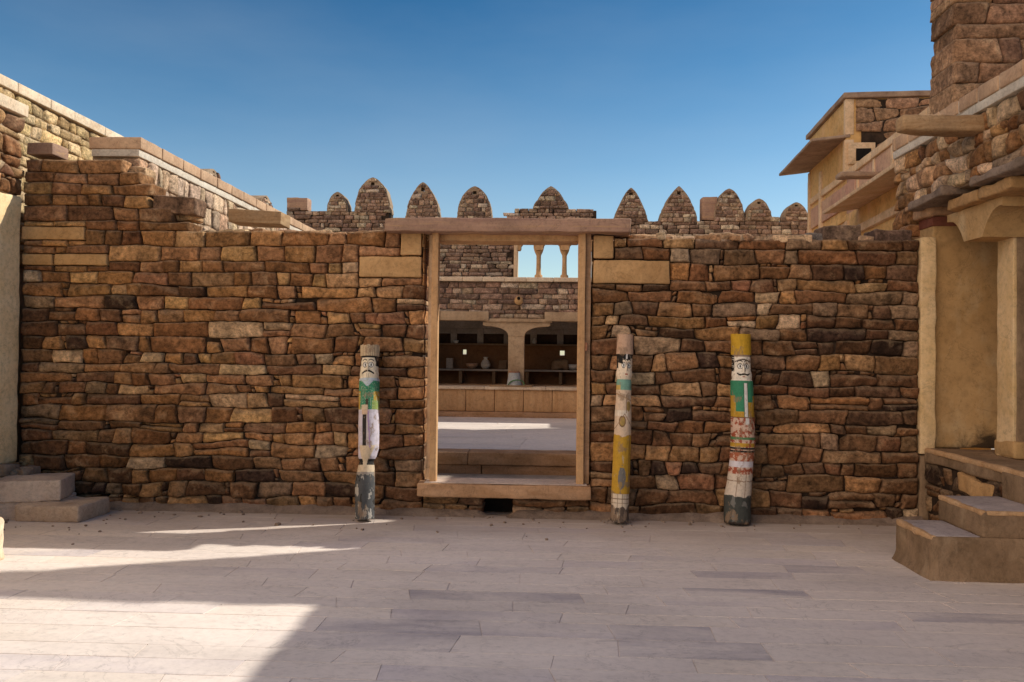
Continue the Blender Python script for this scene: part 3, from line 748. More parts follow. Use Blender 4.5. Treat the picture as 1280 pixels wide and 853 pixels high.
def post(label, base_px, top_px, rows, rf, bend, paint, cuts, ragged_bottom=0., ragged_top=0.):
    """rows: (top,bottom) rows of the enlarged view; rf(row)->radius factor ; cuts: [(name,row0,row1)]"""
    b = G(*base_px); tp = P(top_px[0], top_px[1], FY - .13)
    axis = tp - b; L = axis.length
    root = thing('painted_post', b, label, 'post', 'carved painted posts leaning on the wall')
    rotm = axis.to_track_quat('Z', 'Y').to_matrix().to_4x4()
    root.rotation_euler = axis.to_track_quat('Z', 'Y').to_euler()
    # keep the painted front towards the courtyard
    fwd = rotm.to_3x3().inverted() @ Vector((0, -1, 0)); a0 = math.atan2(fwd.y, fwd.x)
    side = rotm.to_3x3().inverted() @ Vector((1, 0, 0))
    r0, r1 = rows; n = 112
    for (nm, ra, rb) in cuts:
        k = max(2, int((rb - ra) / 1.9)); vs = []; fs = []; cs = []
        for q in range(k + 1):
            y = lerp(ra, rb, q / k); h = (r1 - y) / (r1 - r0) * L
            cen = side * bend(y)
            for i in range(n):
                th = 2 * math.pi * i / n; u = math.sin(th); cf = math.cos(th)
                ang = a0 + th
                r = rf(y) * (1 + .035 * nz(th * 1.3, y * .015, r0) + .012 * nz(u * 6, y * .06, 3))
                hh = h
                if nm == 'base' and y > r1 - 26: hh += (.02 + ragged_bottom * abs(nz(u * 5, cf * 5, 4))) * (y - r1 + 26) / 26
                if y < r0 + 12: hh -= ragged_top * abs(nz(u * 5, cf * 5, 9)) * (r0 + 12 - y) / 12
                if nm == 'head' and cf > 0:          # carved nose, eye hollows
                    w = (rb - y) / (rb - ra); cx = .18 if paint is paint_mid else 0.
                    r += .016 * math.exp(-((u - cx) / .12) ** 2) * max(0, 1 - abs(w - .46) / .2)
                    for s_ in (-1, 1): r -= .007 * math.exp(-((u - cx - s_ * .36) / .24) ** 2 - ((w - .6) / .11) ** 2)
                    r += .006 * math.exp(-((w - .2) / .12) ** 2)
                p = cen + Vector((math.cos(ang) * r, math.sin(ang) * r, hh))
                vs.append(p); cs.append(clampc(paint(u, y, cf > 0)))
        for q in range(k):
            for i in range(n): j = (i + 1) % n; fs.append((q * n + i, (q + 1) * n + i, (q + 1) * n + j, q * n + j))
        if nm == 'turban' or ra == r0: fs.append(tuple(range(n)))
        if nm == 'base': fs.append(tuple(k * n + i for i in range(n))[::-1])
        me = bpy.data.meshes.new(nm); me.from_pydata([tuple(v) for v in vs], [], fs)
        at = me.color_attributes.new('col', 'FLOAT_COLOR', 'POINT'); at.data.foreach_set('color', [z for c in cs for z in (*c, 1.)])
        me.materials.append(M['paint']); me.polygons.foreach_set('use_smooth', [len(f) == 4 for f in fs]); me.update()
        o = bpy.data.objects.new(nm, me); col.objects.link(o); o.parent = root
    return root
def pw(pts):
    def f(y):
        for (a, va), (b, vb) in zip(pts, pts[1:]):
            if y <= b: return lerp(va, vb, max(0, (y - a) / (b - a)))
        return pts[-1][1]
    return f
kL = 6.85 / F / 3.28
post('painted post with green coat, yellow sleeves and lavender robe, left of the doorway', (456, 652.5), (462.5, 432), (70, 800),
     pw([(70, 41 * kL), (118, 40 * kL), (121, 37 * kL), (150, 38 * kL), (200, 37 * kL), (211, 39 * kL), (216, 42 * kL), (400, 44 * kL), (500, 43 * kL), (535, 38 * kL), (556, 29 * kL), (572, 33 * kL), (600, 37 * kL), (640, 41 * kL), (800, 39 * kL)]),
     pw([(70, 0), (400, .010), (500, .014), (560, .0), (640, -.008), (800, 0)]), paint_left, [('turban', 70, 120), ('head', 120, 213), ('coat', 213, 345), ('robe', 345, 600), ('base', 600, 800)], .05, .03)
kR = 6.87 / F / 3.16
post('slim painted post with pink top, teal collar and mustard skirt, just right of the doorway', (774, 656), (781.5, 418), (57, 808),
     pw([(57, 33 * kR), (140, 34 * kR), (146, 31 * kR), (225, 30 * kR), (240, 28 * kR), (250, 30 * kR), (300, 30 * kR), (370, 33 * kR), (450, 34 * kR), (540, 35 * kR), (680, 36 * kR), (692, 34 * kR), (808, 36 * kR)]),
     pw([(57, 0), (400, .004), (808, 0)]), paint_mid, [('turban', 57, 140), ('head', 140, 240), ('bodice', 240, 458), ('skirt', 458, 688), ('base', 688, 808)], .09, .012)
post('thick painted post with mustard cap, moustache and striped robe, furthest from the doorway', (921.5, 656.5), (926.5, 418), (57, 808),
     pw([(57, 39 * kR), (140, 40 * kR), (144, 37 * kR), (236, 38 * kR), (244, 44 * kR), (380, 46 * kR), (500, 48 * kR), (560, 47 * kR), (640, 49 * kR), (700, 53 * kR), (808, 52 * kR)]),
     pw([(57, -.005), (300, .018), (480, .034), (600, .018), (700, -.002), (808, -.0)]), paint_right, [('turban', 57, 141), ('head', 141, 242), ('coat', 242, 388), ('robe', 388, 606), ('base', 606, 808)], .02, .008)

# ------------------------------------------------------------------ left side of the courtyard
XLW = -4.73
lw = thing('plastered_side_wall', (XLW - .25, 6.2, 0), 'cream plastered pilaster wall with rubble top and coping at the left edge', 'wall')
sidL = frame((XLW, 0, 0), YU, XU)
mb = MB(); rubble(mb, sidL, 4.2, 7.19, 2.78, lambda x: 3.5, hc=.125, wc=.2, pal='main', zmax=3.48, res=28, rough=.8, depth=.2, chink=.05, ragR=.03)
mb.build('rubble_top', 'rubble', lw)
MB().span(XLW - .45, XLW - .04, 4.2, 7.17, 2.76, 3.48, r=.01, amp=0, seg=5).build('core', 'core_tan', lw)
mb = MB(); y = 4.2
while y < 7.15: mb.span(XLW - .4, XLW + .035, y + .003, min(y + .5, 7.2) - .003, 3.49, 3.60, r=.01, amp=.003); y += .5
mb.build('coping', 'coping', lw)
MB().span(XLW - .45, XLW - .02, 4.2, 6.80, .4, 2.76, r=.02, amp=.006, freq=3, seg=.2).build('wall_face', 'plaster_lit_pale', lw)
MB().span(XLW - .45, XLW + .02, 6.80, 7.16, .4, 2.765, r=.03, amp=.010, freq=4, seg=.1).build('pilaster', 'plaster_lit_pale', lw)
mb = MB(); rubble(mb, frame((XLW + .04, 0, 0), YU, XU), 5.6, 7.19, 0, lambda x: .4, hc=.12, wc=.22, pal='main', zmax=.395, res=28, depth=.2, chink=.1)
mb.build('plinth', 'rubble', lw)
MB().span(XLW - .45, XLW, 4.2, 7.17, -.05, .39, r=.01, amp=0, seg=5).build('plinth_core', 'dust', lw)
ls = thing('corner_steps', (-4.1, 6.9, 0), 'two worn lavender grey stone steps in the left corner of the courtyard', 'steps')
MB().rbox((-4.05, 6.78, .068), (.54, .46, .138), rot=Matrix.Rotation(-.03, 3, 'Z'), r=.02, amp=.010, freq=6, seg=.04).build('step', 'stepl', ls)
o = MB().rbox((-4.36, 6.87, .232), (.52, .48, .175), rot=Matrix.Rotation(.30, 3, 'Z'), r=.014, amp=.006, freq=6, seg=.04).build('step', 'step', ls)
MB().rbox((-4.35, 6.875, .072), (.50, .46, .144), rot=Matrix.Rotation(.26, 3, 'Z'), r=.014, amp=.006, freq=6, seg=.04).build('under_block', 'step', ls)
mb = MB()
for i in range(7): mb.rbox((U(-4.68, -4.5), U(6.95, 7.15), .34 + U(-.04, .06)), (U(.08, .2), U(.08, .16), U(.05, .09)), rot=Matrix.Rotation(U(0, 3), 3, 'Z'), r=.02, amp=.012, seg=.03)
tag(mb.build('rubble_heap', 'dust', None, origin=(-4.4, 7, .25)), 'small heap of dusty rubble behind the left corner steps', 'rubble')
b0 = G(9, 699)
tag(MB().rbox((b0.x - .5, b0.y - .4, .14), (1.0, .8, .29), r=.03, amp=.012, freq=5, seg=.06, taper=.03).build('plastered_plinth', 'coping', None, origin=(b0.x - .5, b0.y - .4, 0)),
    'corner of a sunlit cream plastered plinth at the left edge', 'plinth')

# parapet that runs back from the broken end of the left wall
XP = P(172, 172, FY + .15).x; ZP = P(171, 171, FY + .15).z
pp = thing('roof_parapet', (XP - .2, 12, 0), 'sunlit stone parapet running back from the left wall under a brown coping', 'parapet')
sP = frame((XP, 0, 0), YU, XU)
mb = MB(); rubble(mb, sP, FY + .18, 15.3, 1.6, lambda x: ZP - .2, hc=.17, wc=.2, pal='tan', zmax=ZP - .18, res=18, rough=.6, depth=.15, chink=0, wav=.1, maxn=8, proud=.008)
mb.build('block_face', 'rubble_far', pp)
MB().span(XP - .45, XP - .03, FY + .2, 15.3, 0, ZP - .16, r=.01, amp=0, seg=5).build('core', 'core_tan', pp)
MB().span(XP - .44, XP + .012, FY + .16, 15.3, ZP - .178, ZP - .11, r=.006, amp=.003, seg=.3).build('mortar_band', 'white', pp)
mb = MB(); y = FY + .15
while y < 15.2: w = U(.34, .46); mb.span(XP - .46, XP + .03, y + .007, y + w - .007, ZP - .108, ZP, r=.01, amp=.004, seg=.12); y += w
mb.build('coping', 'copetan', pp)
MB().span(XP - .44, XP + .018, FY + .17, 15.2, ZP - .106, ZP - .010, r=.006, amp=0, seg=3).build('coping_mortar', 'white', pp)
# higher wall further left
XH = -5.05; a = P(0, 92, 1); ZH = CAM.z + (P(70, 129, 8.2).z - CAM.z) * ((XH / P(70, 129, 8.2).x)); 
hw = thing('high_side_wall', (XH - .2, 12, 0), 'high yellowish stone wall with thick white coping at the far left', 'wall')
sH = frame((XH, 0, 0), YU, XU)
mb = MB(); rubble(mb, sH, 6.6, 15.3, 2.2, lambda x: ZH - .12, hc=.115, wc=.19, pal='sun', zmax=ZH - .11, res=16, rough=.6, depth=.12, chink=0, maxn=6, wav=.12, proud=.008)
mb.build('stones', 'rubble_far', hw)
MB().span(XH - .45, XH - .03, 6.6, 15.4, 0, ZH - .11, r=.01, amp=0, seg=5).build('core', 'core_tan', hw)
mb = MB(); y = 6.6
while y < 15.3: w = U(.4, .6); mb.span(XH - .46, XH + .03, y + .003, y + w - .003, ZH - .10, ZH, r=.01, amp=.003, seg=.3); y += w
mb.build('coping', 'coping', hw)

# ------------------------------------------------------------------ merlons
def merlon(parent, fr, cx, zb, w, h, t=.34, kind='ogive', hole=True, name='merlon'):
    hw_ = w / 2
    def W(z):
        q = min(1, max(0, (z - zb) / h))
        if kind == 'ogive': v = (1 - q ** 1.6) ** .66
        elif kind == 'round': v = (1 - q ** 2.3) ** .62
        elif kind == 'peak': v = (1 - q ** 1.18) ** .72 * .92 + .08 * (1 - q ** 5)
        else: v = (1 - q ** 2.6) ** .5
        return hw_ * max(v, .0) * (1 + .07 * nz(z * 7, cx * 3) + .05 * nz(z * 23, cx * 5)) if q > .02 else hw_ * v
    nr = 26; m = MB(); rows = [zb + h * (i / nr) for i in range(nr + 1)]
    hz0, hz1, hx = zb + h * .76, zb + h * .86, min(.035, w * .07)
    rows = sorted(set([round(r, 5) for r in rows] + [round(hz0, 5), round(hz1, 5)]))
    for a, b in zip(rows, rows[1:]):
        wa, wb = W(a), max(W(b), .012)
        wa = max(wa, .012)
        segs = [((-wa, wa), (-wb, wb))]
        if hole and a >= hz0 - 1e-4 and b <= hz1 + 1e-4: segs = [((-wa, -hx), (-wb, -hx)), ((hx, wa), (hx, wb))]
        for (p, q) in segs:
            c = [fr(cx + p[0], a, 0), fr(cx + p[1], a, 0), fr(cx + q[1], b, 0), fr(cx + q[0], b, 0)]
            d = [fr(cx + p[0], a, -t), fr(cx + p[1], a, -t), fr(cx + q[1], b, -t), fr(cx + q[0], b, -t)]
            m.add(c, [(0, 1, 2, 3)]); m.add(d, [(3, 2, 1, 0)])
            m.add([c[1], d[1], d[2], c[2]], [(0, 1, 2, 3)]); m.add([d[0], c[0], c[3], d[3]], [(0, 1, 2, 3)])
    m.add([fr(cx - .012, zb + h, 0), fr(cx + .012, zb + h, 0), fr(cx + .012, zb + h, -t), fr(cx - .012, zb + h, -t)], [(0, 1, 2, 3)])
    if hole: m.add([fr(cx - hx, hz0, 0), fr(cx + hx, hz0, 0), fr(cx + hx, hz0, -t), fr(cx - hx, hz0, -t), fr(cx - hx, hz1, 0), fr(cx + hx, hz1, 0), fr(cx + hx, hz1, -t), fr(cx - hx, hz1, -t)], [(0, 1, 2, 3), (7, 6, 5, 4)])
    body = m.build(name, 'core_tan', parent, smooth=False)
    s = MB()
    def cl(x, z):
        lim = max(W(z) - .022, .004); return (max(cx - lim, min(cx + lim, x)), min(z, zb + h - .03))
    rubble(s, fr, cx - hw_, cx + hw_, zb, lambda x: zb + h, hc=.068, wc=.15, pal='far', zmax=zb + h - .02, res=34, rough=.55, gap=.004, depth=.02, chink=0, maxn=5, clampf=cl, proud=.006, base=.022, split=0,
           skip=lambda a, b, c, d: (a > cx + W((c + d) / 2) - .04 or b < cx - W((c + d) / 2) + .04) or (hole and min(b, cx + hx) - max(a, cx - hx) > 0.005 and min(d, hz1) - max(c, hz0) > .012))
    s.build('stone_facing', 'rubble_far', body)
    return body

# ------------------------------------------------------------------ perimeter wall with merlons, open arcade in it
YP = 15.5
fp = frame((0, YP, 0), XU, -YU)
pw_ = thing('battlemented_wall', (-.5, YP + .2, 0), 'far stone perimeter wall crowned with pointed merlons, with an open arched window', 'wall')
ax0, ax1 = WX(641, YP), WX(744, YP); az0, az1 = WZ(348, YP, 680), WZ(296, YP, 680)
XE0 = XH + .03; XE1 = 6.4
ptop = pxtop([(340, 262), (484, 266), (484.1, 273.5), (636, 274.5), (636.1, 261), (742, 261), (742.1, 276), (1010, 274)], YP)
mb = MB()
rubble(mb, fp, XE0, XE1, WZ(355, YP), ptop, hc=.072, wc=.17, pal='far', zmax=WZ(261, YP, 690), res=26, rough=.6, gap=.004, depth=.05, chink=0, maxn=6, wav=.15, proud=.008,
       skip=lambda a, b, c, d: (min(b, ax1) - max(a, ax0) > .03 and d < az1 + .12 and c > az0 - .2))
mb.build('stones', 'rubble_far', pw_)
mb = MB()
zc = WZ(355, YP)
def cs(x0, x1, z0, z1): mb.span(x0, x1, YP + .02, YP + .42, z0, z1, r=.01, amp=0, seg=5)
cs(XE0, WX(484, YP), 1.6, WZ(264, YP, 430)); cs(WX(484.2, YP), ax0, 1.6, WZ(275, YP, 560)); cs(ax0, ax1, az1 + .05, WZ(263, YP, 690)); cs(ax1, XE1, 1.6, WZ(277, YP, 850)); cs(ax0, ax1, 1.6, az0)
mb.build('core', 'core', pw_)
# arched window: frame, three arches, colonnettes
aw = MB(); aw.span(ax0 - .0, ax0 + .07, YP - .03, YP + .4, az0, az1, r=.006, amp=.002); aw.span(ax1 - .07, ax1, YP - .03, YP + .4, az0, az1, r=.006, amp=.002)
aw.span(ax0 - .1, ax1 + .1, YP - .06, YP + .41, az0 - .05, az0 - .002, r=.006, amp=.002)
wf = aw.build('window_frame', 'yellow_lt', pw_)
cxs = [WX(672, YP), WX(704.5, YP)]
edges = [ax0 + .06] + cxs + [ax1 - .06]
zsp = WZ(313, YP, 690)
for i in range(3):                                # cusped arch heads cut from slabs
    a, b = edges[i], edges[i + 1]; c_ = (a + b) / 2; hw_ = (b - a) / 2
    pts = [(a, az1 + .06), (a, zsp)]
    prof = [(0.06, 0), (.10, .05), (.17, .09), (.14, .22), (.22, .30), (.34, .36), (.36, .50), (.52, .60), (.70, .66), (.85, .70), (1, .74)]
    H = az1 - zsp
    for (q, r_) in prof: pts.append((a + .05 + (hw_ - .05) * q * 1.0, zsp + H * r_ * 1.18))
    for (q, r_) in prof[::-1][1:]: pts.append((b - .05 - (hw_ - .05) * q, zsp + H * r_ * 1.18))
    pts += [(b, zsp), (b, az1 + .06)]
    m = MB(); n_ = len(pts)
    # strip quads from arch line up to the slab top
    inner = pts[1:-1]
    for (p, q) in zip(inner, inner[1:]):
        for d_, fl in ((0.02, False), (-.2, True)):
            quad = [fp(p[0], p[1], d_), fp(q[0], q[1], d_), fp(q[0], az1 + .06, d_), fp(p[0], az1 + .06, d_)]
            m.add(quad, [(0, 1, 2, 3) if not fl else (3, 2, 1, 0)])
        m.add([fp(p[0], p[1], .02), fp(p[0], p[1], -.2), fp(q[0], q[1], -.2), fp(q[0], q[1], .02)], [(0, 1, 2, 3)])
    m.build('arch', 'post', pw_, smooth=False)
for cx in cxs:
    m = MB(); z = az0
    m.lathe([(.075, 0), (.075, .06), (.05, .08), (.046, .14)], (cx, YP + .09, z), 16)
    m.lathe([(.046, .14), (.042, .3), (.044, zsp - z - .1), (.05, zsp - z - .08), (.075, zsp - z - .03), (.085, zsp - z), (.10, zsp - z + .06), (.10, zsp - z + .1)], (cx, YP + .09, z), 16)
    m.build('colonnette', 'post', pw_)
ZPW = WZ(274, YP, 560)
def mpx(x0, x1, yt, yb, kind='ogive', hole=True, fr=fp, Y=YP):
    a, b = WX(x0, Y), WX(x1, Y); zt = WZ(yt, Y, (x0 + x1) / 2); zb = WZ(yb, Y, (x0 + x1) / 2)
    merlon(pw_, fr, (a + b) / 2, zb, b - a, zt - zb, kind=kind, hole=hole)
for a in ((504, 548, 228, 275), (569, 613, 233, 275, 'round'), (664, 709, 233, 261, 'peak', False), (765, 809, 235, 278, 'peak'), (823, 871, 233, 278, 'peak'),
          (891, 929, 236, 277, 'round'), (932, 963, 248.5, 276, 'round'), (980, 1009, 253, 275, 'round'), (441, 485, 222, 266, 'round'), (406, 432, 240, 265, 'round'), (1035, 1070, 248, 276)): mpx(*a)
fs2 = frame((XH - .02, 0, 0), YU, XU)
for (px, yt) in ((262, 208), (330, 242)):          # along the left side wall
    Yd = (XH) / (ray(px, yt).x / ray(px, yt).y); zt = P(px, yt, Yd).z
    merlon(hw, fs2, Yd + .2, ZH, .62, zt - ZH, kind='round', hole=True)
for (x0, x1, y0, y1, lb) in ((358, 384, 247, 262, 'brown squared block on the far wall, left of all the pointed merlons'), (878, 897, 246, 274.5, 'tall narrow brown block standing between merlons on the far wall')):
    a, b = P(x0, y1, YP), P(x1, y0, YP)
    tag(MB().span(a.x, b.x, YP + .01, YP + .3, a.z - .01, b.z, r=.012, amp=.008, seg=.06).build('coping_block', 'lintel', None, origin=((a.x + b.x) / 2, YP + .15, a.z)), lb, 'block')

# ------------------------------------------------------------------ veranda across the inner courtyard
vb = thing('veranda_building', (-.7, YV + .6, ZF), 'low open fronted veranda with sandstone pillar and dark interior beyond the doorway', 'building')
ZV = ZF + .52; ZO = WZ(403, YV + .25, 640); VX0, VX1 = -4.85, 3.6
mb = MB(); x = WX(583, YV) - .49 * 7
while x < VX1: mb.span(max(x, VX0) + .004, min(x + .49, VX1) - .004, YV, YV + .3, ZF + .1, ZV - .05, r=.01, amp=.003, seg=.12); x += .49
mb.build('plinth_blocks', 'post', vb)
MB().span(VX0, VX1, YV - .07, YV + .25, ZF, ZF + .095, r=.015, amp=.006, seg=.2).build('kerb', 'sill', vb)
mb = MB(); x = VX0
while x < VX1: w = U(.8, 1.1); mb.span(x + .003, min(x + w, VX1) - .003, YV - .04, YV + .5, ZV - .048, ZV, r=.008, amp=.003, seg=.2); x += w
mb.build('plinth_cap', 'coping', vb)
MB().span(VX0, VX1, YV + .5, YP + .35, ZF, ZV - .004, r=.01, amp=0, seg=5).build('veranda_floor', 'sill', vb)
pcx = WX(645.5, YV + .3)
for k in (-3, -2, -1, 0, 1, 2):
    cx = pcx + k * 2.05 if k else pcx
    if cx < VX0 + .1 or cx > VX1: continue
    m = MB(); m.span(cx - .14, cx + .14, YV + .2, YV + .46, ZV, ZO - .12, r=.012, amp=.003, seg=.3)
    m.build('pillar', 'vstone', vb)
    m = MB(); fv = frame((cx, YV + .2, 0), XU, -YU)
    arm = [(-.14, ZO - .24), (.14, ZO - .24)] + [(  .14 + .40 * (1 - math.cos(q * math.pi / 2 / 8)) ** 1.1, ZO - .24 + .17 * math.sin(q * math.pi / 2 / 8)) for q in range(1, 9)] + [(.58, ZO - .06), (.58, ZO)] + \
          [(-.58, ZO), (-.58, ZO - .06)] + [(-.14 - .40 * (1 - math.cos(q * math.pi / 2 / 8)) ** 1.1, ZO - .24 + .17 * math.sin(q * math.pi / 2 / 8)) for q in range(8, 0, -1)]
    # split to convex-ish strips
    h_ = len(arm)
    L_ = arm
    right = L_[1:12][:9]
    strip = [(-x_, z_) for x_, z_ in reversed(right)] + right
    strip = sorted(set([(round(x_, 4), z_) for x_, z_ in strip]))
    strip = [(-.58, ZO - .055)] + strip + [(.58, ZO - .055)]
    for (p, q) in zip(strip, strip[1:]):
        for d_, fl in ((.012, False), (-.27, True)):
            quad = [fv(p[0], p[1], d_), fv(q[0], q[1], d_), fv(q[0], ZO, d_), fv(p[0], ZO, d_)]
            m.add(quad, [(0, 1, 2, 3) if not fl else (3, 2, 1, 0)])
        m.add([fv(p[0], p[1], .012), fv(p[0], p[1], -.27), fv(q[0], q[1], -.27), fv(q[0], q[1], .012)], [(0, 1, 2, 3)])
    m.build('bracket', 'vstone', vb, smooth=False)
ZL1 = WZ(390, YV + .2, 640)
mb = MB()
for (x0, x1, up) in ((VX0, WX(548, YV), 0), (WX(548, YV), WX(610, YV), .0), (WX(680, YV), WX(735, YV), 0), (WX(735, YV), VX1, 0)): mb.span(x0 + .004, x1 - .004, YV + .13, YV + .45, ZO + .02, ZL1, r=.008, amp=.003, seg=.2)
mb.span(WX(605, YV), WX(690, YV), YV + .15, YV + .45, ZO + .001, ZO + .06, r=.008, amp=.003)
mb.build('lintel', 'vstone', vb)
fv = frame((0, YV + .18, 0), XU, -YU); ZC = WZ(352.5, YV + .18, 640)
mb = MB(); 
lx0, lx1, lx2 = WX(610, YV), WX(680, YV), 0
rubble(mb, fv, VX0, VX1, ZO + .062, lambda x: ZC, hc=.095, wc=.23, pal='far', zmax=ZC, res=22, rough=.7, depth=.08, chink=.05, maxn=8, wav=.15,
       skip=lambda a, b, c, d: (c < ZL1 - .05 and not (a > lx0 - .08 and b < lx1 + .08)))
mb.build('rubble_face', 'rubble_far', vb)
MB().span(VX0, VX1, YV + .21, YV + .5, ZO + .05, ZC - .01, r=.01, amp=0, seg=5).build('core', 'core_tan', vb)
mb = MB(); x = VX0
while x < VX1: w = U(.34, .48); mb.span(x + .003, min(x + w, VX1) - .003, YV + .11, YV + .5, ZC + .002, ZC + .075, r=.008, amp=.003, seg=.15); x += w
mb.build('coping', 'coping', vb)
MB().span(VX0, VX1, YV + .5, YP + .3, ZC - .55, ZC - .40, r=.01, amp=0, seg=3).build('roof', 'roofst', vb)
sp = P(648.5, 375, YV + .1); m = MB()
m.rod((sp.x, YV + .2, sp.z), (sp.x, YV + .02, sp.z - .02), .075, r2=.07, n=18, bump=.01)
o = m.build('spout', 'cream', vb); m = MB(); m.rod((sp.x, YV + .03, sp.z + .02), (sp.x, YV + .01, sp.z + .02), .028, n=12); m.build('spout_hole_shade', 'dark', o)  # near-black disc painted as the shade inside the spout
# back wall of the veranda with two small windows
YB = YP + .05
win = [P(580, 440.5, YB), P(703, 443, YB)]
ww = .045
xs = [VX0, win[0].x - ww, win[0].x + ww, win[1].x - ww, win[1].x + ww, VX1]
zw0, zw1 = win[0].z - .04, win[0].z + .05
mb = MB()
for i in range(5):
    if i % 2 == 0: mb.span(xs[i], xs[i + 1], YB, YB + .3, ZF, ZO + .3, r=.005, amp=0, seg=5)
    else: mb.span(xs[i], xs[i + 1], YB, YB + .3, ZF, zw0, r=.005, amp=0, seg=5); mb.span(xs[i], xs[i + 1], YB, YB + .3, zw1, ZO + .3, r=.005, amp=0, seg=5)
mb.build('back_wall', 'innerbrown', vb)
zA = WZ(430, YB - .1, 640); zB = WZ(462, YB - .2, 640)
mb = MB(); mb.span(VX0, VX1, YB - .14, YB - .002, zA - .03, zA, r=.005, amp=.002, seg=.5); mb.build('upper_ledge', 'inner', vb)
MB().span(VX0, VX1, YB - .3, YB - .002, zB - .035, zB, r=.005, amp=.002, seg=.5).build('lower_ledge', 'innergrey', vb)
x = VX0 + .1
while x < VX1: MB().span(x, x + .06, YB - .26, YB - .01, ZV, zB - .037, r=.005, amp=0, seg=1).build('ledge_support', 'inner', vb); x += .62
# limewashed register with niches above the ledge
nzt = WZ(418, YB, 640)
mb = MB(); x = VX0; ni = 0; niches = []
while x < VX1:
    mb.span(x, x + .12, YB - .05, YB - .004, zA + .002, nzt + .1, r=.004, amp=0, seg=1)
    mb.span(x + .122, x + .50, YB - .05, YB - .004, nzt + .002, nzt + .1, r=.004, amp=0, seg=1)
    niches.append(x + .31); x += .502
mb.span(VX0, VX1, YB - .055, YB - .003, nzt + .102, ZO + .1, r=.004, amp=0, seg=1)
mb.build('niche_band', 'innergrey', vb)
def pot(px, py, Y, prof, label, mat='clay', cat='pot', name='clay_pot', z=None):
    c = P(px, py, Y); zz = c.z if z is None else z
    o = MB().lathe(prof, (c.x, Y, zz), 24).build(name, mat, None, origin=(c.x, Y, zz)); return tag(o, label, cat, 'objects stored in the veranda')
jar = [(.0, 0), (.05, 0), (.085, .05), (.09, .10), (.06, .16), (.035, .18), (.035, .21), (.05, .225), (.04, .225), (.0, .2)]
bowl = [(0, 0), (.05, 0), (.10, .05), (.12, .10), (.11, .105), (.06, .04), (0, .03)]
pot(607, 461, YB - .15, jar, 'pale tall necked jar on the veranda ledge left of the pillar', 'palepot', z=zB + .001)
pot(590, 461, YB - .14, bowl, 'low dark clay bowl on the veranda ledge beside the pale jar', 'clay', z=zB + .001)
pot(570, 430, YB - .09, [(r * .45, z * .5) for r, z in bowl], 'little round bowl in the upper niche at the left of the veranda', 'metal', name='metal_bowl', cat='bowl', z=zA + .001)
pot(668, 430, YB - .09, [(r * .45, z * .5) for r, z in jar], 'little round jar in the upper niche right of the pillar', 'metal', name='metal_jar', cat='jar', z=zA + .001)
pot(716, 461, YB - .16, bowl, 'tan clay bowl on the ledge at the right of the veranda', 'palepot', z=zB + .001)
c = P(700, 455, YB - .17)
tag(MB().rbox((c.x, YB - .17, zB + .085), (.30, .2, .17), r=.06, amp=.03, freq=5, seg=.03).build('rough_stone', 'inner', None, origin=(c.x, YB - .17, zB)), 'rounded grey stone lump on the veranda ledge right of the pillar', 'stone')
c = P(562, 455, YB - .17)
tag(MB().rbox((c.x, YB - .15, zB + .10), (.13, .10, .2), r=.012, amp=.004).build('stored_block', 'innergrey', None, origin=(c.x, YB - .15, zB)), 'upright pale grey block at the left end of the veranda ledge', 'block')
c = P(630, 455, YB - .17)
tag(MB().rbox((c.x - .02, YB - .15, zB + .085), (.15, .12, .17), r=.02, amp=.012).build('stored_box', 'inner', None, origin=(c.x, YB - .15, zB)), 'small brown box on the veranda ledge hidden partly by the pillar', 'box')
# things on the plinth cap
c = P(642.5, 486.5, YV + .1); s_ = c.y / F
bk = thing('metal_bucket', (c.x, YV + .12, ZV + .028), 'upturned grey metal bucket with rusty base on the plinth before the pillar', 'bucket')
MB().lathe([(.128, 0), (.13, .008), (.122, .015), (.095, .21), (.09, .215)], (c.x, YV + .12, ZV + .028), 30).build('body', 'metal', bk)
MB().lathe([(.098, .212), (.10, .225), (.09, .235), (.07, .232), (0, .226)], (c.x, YV + .12, ZV + .028), 30).build('rusty_base', 'rust', bk)
pl = MB(); pa, pb = WX(613, YV + .1), WX(666, YV + .1)
pl.span(pa, pb, YV - .02, YV + .28, ZV + .001, ZV + .026, r=.006, amp=.004, seg=.08)
tag(pl.build('wooden_board', 'wood', None, origin=((pa + pb) / 2, YV + .1, ZV)), 'flat brown board lying under the bucket on the plinth', 'board')
m = MB(); pts = []
for i in range(26):
    q = i / 25; an = math.pi * (1.1 + 1.0 * q); pts.append(Vector((c.x + .02 + .12 * math.cos(an) * (1 + .3 * q), YV - .02 + .02 * math.sin(q * 9), ZV + .035 + .085 * abs(math.sin(q * math.pi)))))
for a, b in zip(pts, pts[1:]): m.rod(a, b, .010, n=8, seg=1)
tag(m.build('garden_hose', 'green', None, origin=pts[0]), 'short loop of green hose against the upturned bucket', 'hose')
# sunlit side parapets that shade the inner court
sh = thing('side_building', (3.9, 14.2, 0), 'plain sandstone wall closing the right side of the inner courtyard', 'wall')
MB().span(3.45, 4.1, 13.5, 15.4, 0, 2.85, r=.02, amp=.004, seg=.5).build('wall_face', 'yellow', sh)
mb = MB(); y = 13.5
while y < 15.3: mb.span(3.40, 4.14, y + .003, min(y + .48, 15.4) - .003, 2.852, 2.93, r=.01, amp=.003, seg=.3); y += .48
mb.build('coping', 'coping', sh)

